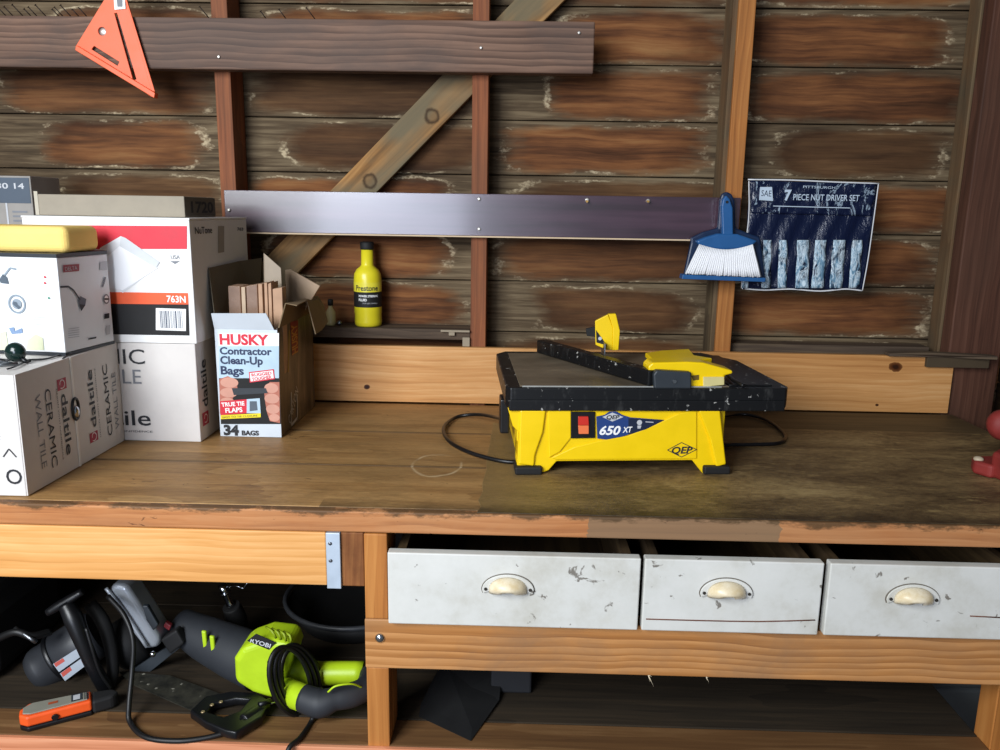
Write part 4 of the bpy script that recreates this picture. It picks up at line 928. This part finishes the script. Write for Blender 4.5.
FF.ptext('650', (599, 434), (620, 434), (599, 425.5), WINK, 3, bold=.03, shear=.25); FF.ptext('XT', (622, 432), (632, 431.5), (622, 426.5), WINK, 3, bold=.02, shear=.25)
FF.pdisc(639, 422, 2.6, LINK, 2); FF.pline([(645, 421.3), (653, 421.8)], .9, LINK, 2); FF.px([(637, 425), (641, 425), (640, 428), (637, 428)], LINK, 2)
q = [FF.uv(*p) for p in ((667, 449.5), (681, 442), (696, 449), (681, 456.5))]
for a, b in zip(q, q[1:]+q[:1]): FF.line(a, b, .0014, INK, 1)
FF.ptext('QEP', (671, 453), (692, 452.5), (671, 446.5), INK, 2, bold=.03, shear=.2)
FF.build('front_badges', saw)
# fence bar: from back left to front right
a = W(541, 352, Z=1.069); b = W(655, 387, Z=1.069); a = Vector((a.x, a.y, 1.0685)); b = Vector((b.x, b.y+.012, 1.0685)); d = (b-a).normalized(); n = Vector((-d.y, d.x, 0))*.0125
bm = NB(); prism(bm, [a-n, b-n, b+n, a+n], (0, 0, .029)); fb = obj('rip_fence', bm, GR, saw, .003)
bm = NB(); bxa = a + d*.012; lathe(bm, [(.010, 0), (.010, .016), (.007, .019)], 16, bxa+Vector((.012, .03, .012)), M=axm((.3, 1, 0))); obj('fence_knob', bm, BLK, fb)
# fence head
bm = NB(); prism(bm, fp([(651, 389), (650, 368), (654, 364), (690, 363), (706, 364), (735, 372), (735, 375), (727, 377), (727, 386), (703, 388.5), (692, 389)], -.012), dv*.045); fh = obj('fence_clamp', bm, YEL, saw, .003)
bm = NB(); prism(bm, [W(a, b, Z=1.090) for a, b in ((645, 357.5), (662, 355), (689, 353.5), (694, 360), (712, 363), (690, 366), (654, 366))], (0, 0, .010)); obj('clamp_lever', bm, YEL, fh, .002)
bm = NB(); prism(bm, fp([(654, 388.5), (653, 374), (656, 370), (691, 372), (691, 388.5)], .004), dv*.018); gp = obj('grip_block', bm, DGR, fh, .003)
bm = NB(); q = Wp(674, 381, SO, dv)-dv*.004; lathe(bm, [(.004, 0), (.0035, .002)], 12, q, M=axm(-dv)); obj('screw', bm, CHR, gp)
bm = NB(); prism(bm, fp([(693, 377), (701, 376), (701, 381), (695, 382)], -.0115), dv*.002); obj('slot', bm, plain('#6a5310', .6), fh)
bm = NB(); prism(bm, fp([(705, 378), (726, 378), (726, 386), (705, 388)], -.009), dv*.004); obj('pale_insert', bm, plain('#d6c98a', .5, name='pale_yellow'), fh, .001)
bm = NB(); a = W(738, 380, Z=1.074); tube(bm, [W(726, 372, Z=1.078), W(733, 380, Z=1.076), W(744, 386, Z=1.073)], .004, 8); obj('guide_rod', bm, BLK, saw)
# blade guard standing on its riving knife
GY = .43
gpx = [(595, 321), (608, 314.5), (613, 328), (612.5, 350), (607, 350), (595.5, 345)]
bm = NB(); P1 = [W(a, b, Y=GY) for a, b in gpx]; prism(bm, P1, (.002, .014, 0)); gd = obj('blade_guard', bm, YEL, saw, .0015)
bm = NB(); P2 = [W(a, b, Y=GY-.001) for a, b in ((608.5, 314.2), (616, 313.8), (620, 331), (618.5, 350), (612.5, 350.6), (613, 328))]; prism(bm, P2, (.0, .016, 0)); obj('guard_nose', bm, YEL, gd, .0015)
bm = NB(); prism(bm, [W(a, b, Y=GY-.0012) for a, b in ((596, 330), (607, 345.5), (596.5, 342.5))], (0, .001, 0)); obj('warning_sticker', bm, BLKM, gd)
F = Frame(W(600, 339, Y=GY-.0014), (1, 0, 0), (0, 0, 1)); F.pdisc(600, 338.5, 1.8, LINK, 1); F.build('sticker_symbol', gd)
bm = NB(); prism(bm, [W(a, b, Y=GY+.004) for a, b in ((586, 329), (595, 327), (596, 337), (587, 336))], (0, .01, 0)); obj('guard_bracket', bm, BLKM, gd, .001)
q = W(603, 347, Y=GY+.005); bm = NB(); bx(bm, q.x-.001, q.x+.0015, GY-.03, GY+.03, 1.071, q.z+.012); obj('riving_knife', bm, STL, saw)
# cords
zc = .9068
wire('power_cord', [L(.0, .10, .075), W(499, 418, Z=.935), W(478, 414.5, Z=.917), W(457, 417, Z=zc), W(444, 427, Z=zc), W(448, 440, Z=zc), W(465, 450.5, Z=zc), W(488, 458, Z=zc), W(512, 462, Z=zc), W(540, 460, Z=zc)], .0042, BLK, saw)
wire('power_cord', [L(.40, .25, .02), W(730, 415, Z=.908), W(755, 416, Z=zc), W(773, 424, Z=zc), W(785, 436, Z=zc), W(779, 443, Z=zc), W(755, 444.5, Z=zc), W(726, 445, Z=zc), W(700, 446, Z=zc)], .0042, BLK, saw)
bm = NB(); sb(bm, -.006, .012, .06, .11, .06, .127); obj('cord_clamp', bm, BLK, saw, .003)

# ================================================================ RED CLAMP AT THE RIGHT EDGE
REDP = plain('#8a2a24', .65, var=.15, name='worn_red_paint')
t = thing('pipe_clamp', 'worn red metal clamp standing at the right edge of the worktop', 'clamp', (.95, .21, .9022))
zt = .9025
bm = NB(); prism(bm, [(.893, .245, zt), (.905, .185, zt), (.99, .165, zt), (1.01, .26, zt), (.94, .29, zt)], (0, 0, .050)); obj('base', bm, REDP, t, .008, 3)
bm = NB(); prism(bm, [(.872, .262, zt), (.885, .292, zt), (.93, .30, zt), (.93, .235, zt), (.888, .232, zt)], (0, 0, .026)); obj('foot_pad', bm, REDP, t, .006, 3)
bm = NB(); ball(bm, (.884, .268, zt+.027), .009, (1, 1, .6)); obj('pale_tip', bm, plain('#bfae93', .6), t)
bm = NB(); bx(bm, .955, .985, .22, .26, zt+.045, zt+.13); obj('jaw', bm, REDP, t, .006, 3)
q = W(996, 424, Y=.25); bm = NB(); lathe(bm, [(.012, 0), (.026, .006), (.03, .02), (.026, .034), (.012, .04)], 20, (q.x+.012, .225, q.z), M=axm((0, 1, 0))); obj('hand_wheel', bm, REDP, t)

# ================================================================ UNDER THE BENCH
SZ = .4741
MOT = plain('#2e3034', .42, var=.1, name='motor_grey'); 
# circular saw
t = thing('circular_saw', 'black circular saw with a silver blade guard on the lower shelf', 'circular saw', (-.75, .18, SZ))
def U(px, py, y): return W(px, py, Y=y)
a, b = U(37, 671, .170), U(100, 632, .215); ax = (b-a); axn = ax.normalized()
bm = NB(); l_ = ax.length; lathe(bm, [(.020, -.010), (.034, -.006), (.041, .004), (.043, .012), (.043, l_*.34), (.047, l_*.36), (.048, l_*.8), (.046, l_)], 30, a, M=axm(ax)); mo = obj('motor_housing', bm, MOT, t)
bm = NB(); lathe(bm, [(.0485, l_*.30), (.0495, l_*.31), (.0495, l_*.36), (.0485, l_*.37)], 30, a, M=axm(ax)); obj('seam_band', bm, BLK, mo)
V_ = (UP-axn*UP.dot(axn)).normalized(); N_ = axn.cross(V_)
if N_.dot(FW) > 0: N_ = -N_
fr = Frame(a+N_*.0490, axn, V_); SLV = plain('#a3acb6', .4, name='silver_label')
fr.px([(53, 664), (78, 648), (83, 655), (59, 672)], SLV, 0); fr.px([(60, 673.5), (84, 656.5), (89, 663), (65, 681)], SLV, 0)
fr.px([(54, 663.5), (63, 658), (65, 661), (56, 667)], plain('#b8493a', .5), 1); fr.px([(61, 673), (70, 666.5), (72, 670), (63, 677)], plain('#b8493a', .5), 1)
fr.build('rating_label', mo)
bm = NB(); tube(bm, [U(47, 613, .125), U(58, 606, .13), U(70, 599, .135), U(83, 591, .14)], [.007, .009, .009, .007], 10, sub=3, flat=.8); obj('handle_bar', bm, BLK, t)
bm = NB(); tube(bm, [U(66, 604, .135), U(74, 620, .125), U(84, 645, .12), U(95, 670, .125), U(108, 692, .14)], [.014, .017, .014, .013, .014], 16); obj('grip', bm, BLK, t)
bm = NB(); tube(bm, [U(90, 604, .19), U(103, 622, .18), U(111, 648, .17), U(113, 670, .16), U(110, 688, .15)], [.012, .013, .012, .011, .011], 12); obj('rear_handle', bm, BLKM, t)
bm = NB(); tube(bm, [U(86, 628, .12), U(92, 648, .115), U(100, 672, .12), U(112, 690, .13)], .0032, 8); obj('inner_cord', bm, RUB, t)
GRD = plain('#aab0b8', .36, .35, name='blade_guard_alloy')
bm = NB(); slab(bm, [(107, 592), (113, 584), (126, 586), (143, 612), (160, 640), (158, 648), (145, 650), (137, 640), (120, 618)], .165, .055); gg = obj('blade_guard', bm, GRD, t, .012, 4)
bm = NB(); tube(bm, [U(106, 588, .16), U(124, 612, .158), U(147, 647, .158)], .0035, 8); obj('guard_rib', bm, GRD, gg)
bm = NB(); slab(bm, [(142, 606), (147, 606), (158, 625), (153, 631), (146, 620)], .155, .01); obj('latch', bm, DGR, gg, .002)
bm = NB(); ball(bm, U(153, 654, .155), .006); obj('pivot_bolt', bm, CHR, gg)
bm = NB(); prism(bm, [U(96, 694, .20), U(178, 640, .20), U(180, 648, .20), U(150, 672, .20), U(106, 706, .20)], (0, .01, 0)); obj('base_plate', bm, DGR, t, .001)
bm = NB(); prism(bm, [U(160, 640, .17), U(176, 630, .17), U(184, 644, .17), U(170, 655, .17)], (0, .022, 0)); obj('base_bracket', bm, BLKM, t, .004)
bm = NB(); slab(bm, [(165, 622), (171, 626), (169, 631), (163, 627)], .19, .01); obj('red_lever', bm, plain('#8e2f35', .5), t, .002)
bm = NB(); lathe(bm, [(.044, 0), (.050, .01), (.050, .05), (.03, .06)], 28, U(116, 650, .225), M=axm(ax)); obj('gear_case', bm, BLKM, t)
wire('power_cord', [U(108, 596, .14), U(124, 615, .12), U(133, 640, .10), U(132, 672, .08), U(129, 705, .05), W(130, 722, Z=SZ+.006), W(145, 737, Z=SZ+.005), W(175, 741, Z=SZ+.005), W(205, 738, Z=SZ+.005), W(232, 731, Z=SZ+.008)], .0046, RUB, t)
bm = NB(); a = W(230, 731, Z=SZ+.012); b = W(266, 706, Z=SZ+.014); tube(bm, [a, a.lerp(b, .35), a.lerp(b, .4), b], [.006, .010, .013, .012], 10, sub=3); tube(bm, [a.lerp(b, .8)+Vector((0, 0, .012)), b+Vector((.008, .002, .010))], .005, 6)
pg = obj('plug', bm, BLK, t)
for k in (-.003, .003): wire('plug_prong', [b+Vector((k, .002, .001)), b+Vector((k+.012, .008, .003))], .0015, CHR, pg, 1)
# moisture meter
t = thing('stud_finder', 'orange and grey handheld meter lying in front of the circular saw', 'meter', W(60, 712, Z=SZ))
a = W(20, 735, Z=SZ); b = W(93, 717, Z=SZ); d = (b-a).normalized(); n = Vector((-d.y, d.x, 0))
def ms(x, y, z): return a + d*x + n*y + Vector((0, 0, z))
Lm = (b-a).length
def mprof(z0, z1, inset=0, x1=None):
    o = [(inset+.012, inset), (inset, .012), (inset, .030), (.014+inset, .046-inset), ((x1 or Lm), .040-inset), ((x1 or Lm), .004+inset)]
    bm = NB(); prism(bm, [ms(x, y, z0) for x, y in o], (0, 0, z1-z0)); return bm
obj('lower_shell', mprof(.0005, .010), BLK, t, .003); obj('orange_shell', mprof(.0102, .030), plain('#f25c22', .4, name='meter_orange'), t, .004, 3)
obj('grey_face', mprof(.0302, .0325, .006, Lm-.006), plain('#8f8d80', .5, name='meter_grey'), t, .001)
F = Frame(ms(0, 0, .0326), d, n); F.rect(Lm-.032, .012, Lm-.014, .034, DGR, 0); F.rect(Lm-.029, .015, Lm-.018, .031, LINK, 1); F.rect(.045, .020, .060, .027, plain('#b0532f', .5), 0)
for k in range(3): F.rect(Lm-.011+k*.003, .010, Lm-.0098+k*.003, .034, DGR, 0)
F.build('display', t)
bm = NB(); prism(bm, [ms(x, y, .002) for x, y in ((Lm, .004), (Lm, .040), (Lm+.035, .034), (Lm+.045, .02), (Lm+.035, .008))], (0, 0, .026)); obj('nose', bm, BLKM, t, .005)
bm = NB(); ms_ = ms(.055, .0, .018); lathe(bm, [(.006, 0), (.0055, .002)], 14, ms_, M=axm(-n)); obj('side_button', bm, BLK, t)
# reciprocating saw
t = thing('reciprocating_saw', 'lime green and grey reciprocating saw with its cord wrapped round the handle', 'power saw', W(280, 690, Z=SZ))
yR = .100
bm = NB(); tube(bm, [U(180, 624, .235), U(205, 638, .210), U(235, 652, .180), U(262, 664, .155)], [.032, .042, .049, .052], 24, sub=5, flat=.9); obj('rubber_boot', bm, SLATE, t)
for k, (px, py) in enumerate(((204, 640), (212, 645))):
    q = U(px, py, .1605-.009*k); bm = NB(); prism(bm, [U(px-3, py-9, q.y), U(px+1.5, py-8, q.y), U(px+3, py+11, q.y), U(px-1, py+9, q.y)], (.001, .006, 0)); obj('lime_stripe', bm, LIME, t, .002)
bm = NB(); slab(bm, [(233, 660), (241, 648), (264, 640), (290, 643), (294, 655), (288, 672), (282, 688), (274, 701), (252, 694), (234, 683)], yR, .075); gc = obj('gear_housing', bm, LIME, t, .012, 4)
bm = NB(); prism(bm, [U(247, 641, yR-.001), U(256, 634, yR-.001), U(276, 643, yR-.001), U(269, 650, yR-.001)], (0, .002, 0)); obj('name_plate', bm, BLKM, gc, .0005)
F = Frame(U(258, 642, yR-.0014), RI, UP); F.ptext('RYOBI', (250, 642), (270, 648), (251, 638), LINK, 0, bold=.02); F.build('lettering', gc)
for k in range(4):
    q = [U(266+k*6, 627+k*1.5, yR+.01), U(272+k*6, 631+k*1.5, yR-.004), U(276+k*5, 638+k*1.5, yR-.004)]; wire('cooling_fin', q, .0022, plain('#8ea31b', .5, name='lime_shade'), gc, 2)
bm = NB(); ball(bm, U(269, 662, yR-.001), .0035); obj('screw', bm, BLKM, gc)
bm = NB(); tube(bm, [U(286, 668, .15), U(312, 673, .16), U(340, 673, .16), U(364, 673, .16)], [.026, .023, .022, .022], 16, sub=3); obj('rear_grip', bm, LIME, t)
bm = NB(); tube(bm, [U(284, 690, .11), U(298, 696, .075), U(308, 700, .06)], [.024, .024, .023], 16); obj('lower_grip', bm, LIME, t)
bm = NB(); tube(bm, [U(303, 698, .065), U(320, 703, .055), U(335, 699, .06), U(352, 695, .075), U(366, 687, .10), U(369, 672, .15)], [.024, .026, .020, .022, .021, .016], 16); obj('grey_grip', bm, SLATE, t)
wire('lime_trim', [U(328, 692, .042), U(336, 686, .042), U(352, 684, .055), U(363, 688, .078)], .0018, LIME, t)
for k, (dx, dy, r) in enumerate(((-6, 2, 0), (-1, 2, 1), (3, -2, -1), (-3, 5, 0), (6, 3, 0))):
    pts = [U(296+dx+20*math.cos(a)*1.0+6*math.sin(a), 680+dy*.5+34*math.sin(a), .075+.010*k+.035*math.cos(a)) for a in [2*math.pi*i/12 for i in range(12)]]
    bm = NB(); tube(bm, pts, .0045, 8, closed=True, sub=3); obj('cord_coil', bm, RUB, t)
wire('power_cord', [U(315, 704, .05), W(312, 720, Z=SZ+.005), W(300, 738, Z=SZ+.005), Vector((-.375, -.02, SZ+.003)), Vector((-.378, -.03, SZ-.03)), Vector((-.376, -.026, SZ-.09))], .0046, RUB, t)
# hand saw
t = thing('hand_saw', 'old hand saw with a black handle lying between the power tools', 'hand saw', W(200, 705, Z=SZ))
bm = NB(); zb = SZ+.006; prism(bm, [W(118, 672, Z=zb), W(135, 686, Z=zb), W(205, 717, Z=zb), W(225, 696, Z=zb), W(170, 676, Z=zb)], (0, 0, .0016))
def saws():
    g = G('tarnished_saw_steel'); n = g.noise(g.pos(), 40, 5, .7); n2 = g.noise(g.pos(), 70, 2); c = g.mix(g.ramp(n2, [(.68, 0.0), (.72, .8)]), g.ramp(n, [(.35, '#2a2a26'), (.65, '#4c4a40')]), '#bcb8a8'); return g.fin(c, .5, .4)
obj('blade', bm, saws(), t)
zh = SZ+.010
ho = [W(a, b, Z=zh) for a, b in ((190, 716), (206, 701), (232, 696), (258, 698), (270, 706), (262, 722), (236, 738), (226, 736), (205, 727))]
hi = [W(a, b, Z=zh) for a, b in ((207, 717), (213, 708), (236, 703), (250, 704), (240, 716), (224, 722))]
c = bpy.data.curves.new('c', 'CURVE'); c.dimensions = '2D'; c.fill_mode = 'BOTH'; c.extrude = .008
for pts in (ho, hi):
    sp = c.splines.new('POLY'); sp.points.add(len(pts)-1); sp.use_cyclic_u = True
    for p_, v in zip(sp.points, pts): p_.co = (v.x, v.y, 0, 1)
ob = bpy.data.objects.new('c', c); me = bpy.data.meshes.new_from_object(ob); bm = NB(); bm.from_mesh(me); bpy.data.objects.remove(ob); bpy.data.curves.remove(c)
for v in bm.verts: v.co.z += zh+.003
bmesh.ops.remove_doubles(bm, verts=bm.verts, dist=1e-6); obj('handle', bm, BLK, t, .003)
for a, b in ((203, 712), (221, 702), (212, 705)): bm = NB(); q = W(a, b, Z=zh+.011); lathe(bm, [(.004, 0), (.003, .0015)], 12, (q.x, q.y, zh+.0112)); obj('handle_bolt', bm, plain('#b9a37c', .4, .6), t)
# black bucket
q = W(362, 632, Y=.30)
t = thing('bucket', 'black plastic bucket standing in the dark behind the green saw', 'bucket', (-.335, .50, SZ))
bz0 = SZ+.001; bh = .060; br = .155; bc = (-.352, .44, bz0)
bm = NB(); lathe(bm, [(br*.78, 0), (br*.80, .004), (br*.97, bh-.012), (br*.94, bh-.012), (br*.77, .006), (.001, .0055)], 44, bc); obj('tub', bm, BLKM, t)
bm = NB(); pts = [Vector((bc[0]+br*math.cos(a), bc[1]+br*math.sin(a), bz0+bh-.006)) for a in [2*math.pi*i/40 for i in range(40)]]; tube(bm, pts, .0055, 8, closed=True, sub=1); obj('rim', bm, plain('#3a3c40', .45, name='rim_grey'), t)
# chrome fitting in the dark
t = thing('air_fitting', 'chrome hose coupler with a bent wire standing behind the green saw', 'fitting', W(228, 612, Y=.30))
bm = NB(); tube(bm, [U(222, 585, .30), U(228, 600, .30), U(231, 606, .30)], [.009, .0075, .009], 14, sub=3); tube(bm, [U(225, 592, .30), U(226, 594, .30)], .011, 14, sub=1); obj('coupler', bm, CHR, t)
bm = NB(); tube(bm, [U(231, 606, .30), U(236, 618, .31), U(240, 640, .33)], [.018, .022, .02], 12); tube(bm, [U(240, 640, .33), Vector((U(240, 640, .33).x, .34, SZ+.001))], [.02, .025], 12); obj('body', bm, BLKM, t)
wire('wire', [U(225, 587, .30), U(236, 586, .29), U(243, 588, .29), U(247, 583, .29)], .0012, CHR, t)
# dark bag at left and hoses
BAGM = plain('#0d0d0e', .85, name='black_canvas')
t = thing('tool_bag', 'black canvas tool bag in the dark left corner of the lower shelf', 'bag', (-1.02, .25, SZ))
bm = NB(); prism(bm, [(-1.22, .10, SZ+.001), (-.985, .13, SZ+.001), (-.99, .14, .60), (-1.01, .16, .665), (-1.19, .14, .69)], (0, .26, 0)); obj('bag_body', bm, BAGM, t, .03, 4)
wire('strap', [W(-5, 640, Y=.12), W(15, 632, Y=.115), W(32, 636, Y=.12), W(50, 632, Y=.15)], .007, RUB, t)
bm = NB(); tube(bm, [U(15, 628, .12), U(30, 638, .11), U(36, 642, .115)], .004, 8); obj('buckle', bm, STL, t)
# right compartment
t = solo(obj('black_sheet', (lambda b: (prism(b, [W(442, 668, Y=.20), W(503, 670, Y=.20), W(500, 700, Y=.13), W(471, 742, Z=SZ+.002), W(418, 717, Z=SZ+.002)], (.0, .03, .004)), b)[1])(NB()), BLKM, None, .004), 'folded black plastic sheet hanging down onto the shelf under the left drawer', 'plastic sheet')
bm = NB(); a = W(500, 722, Z=SZ); b = W(532, 722, Z=SZ); bx(bm, a.x-.02, b.x, .16, .34, SZ+.001, .60)
solo(obj('dark_crate', bm, plain('#1f2024', .6, name='dark_crate'), None, .004), 'small dark box standing right of the folded black sheet', 'box')
# white plastic bin on the floor right of the shelf
t = thing('plastic_bin', 'pale grey plastic bin glimpsed past the right end of the shelf', 'bin', (.98, .45, 0))
bm = NB(); bx(bm, .86, 1.12, .34, .62, .001, .40); obj('bin_body', bm, plain('#5b6063', .5, name='bin_grey'), t, .012, 3)
bm = NB(); bx(bm, .855, 1.125, .335, .625, .401, .412); obj('lid', bm, plain('#4a4e50', .5), t, .004)
for x, y in ((.90, .45), (.93, .50), (.97, .42)):
    bm = NB(); tube(bm, [(x, y, .4125), (x+.01, y+.01, .55), (x+.005, y+.02, .66)], [.02, .006, .006], 10); solo(obj('caulk_gun_rod', bm, BLK), 'black rod standing on the pale grey bin', 'rod', 'rods on the pale bin')
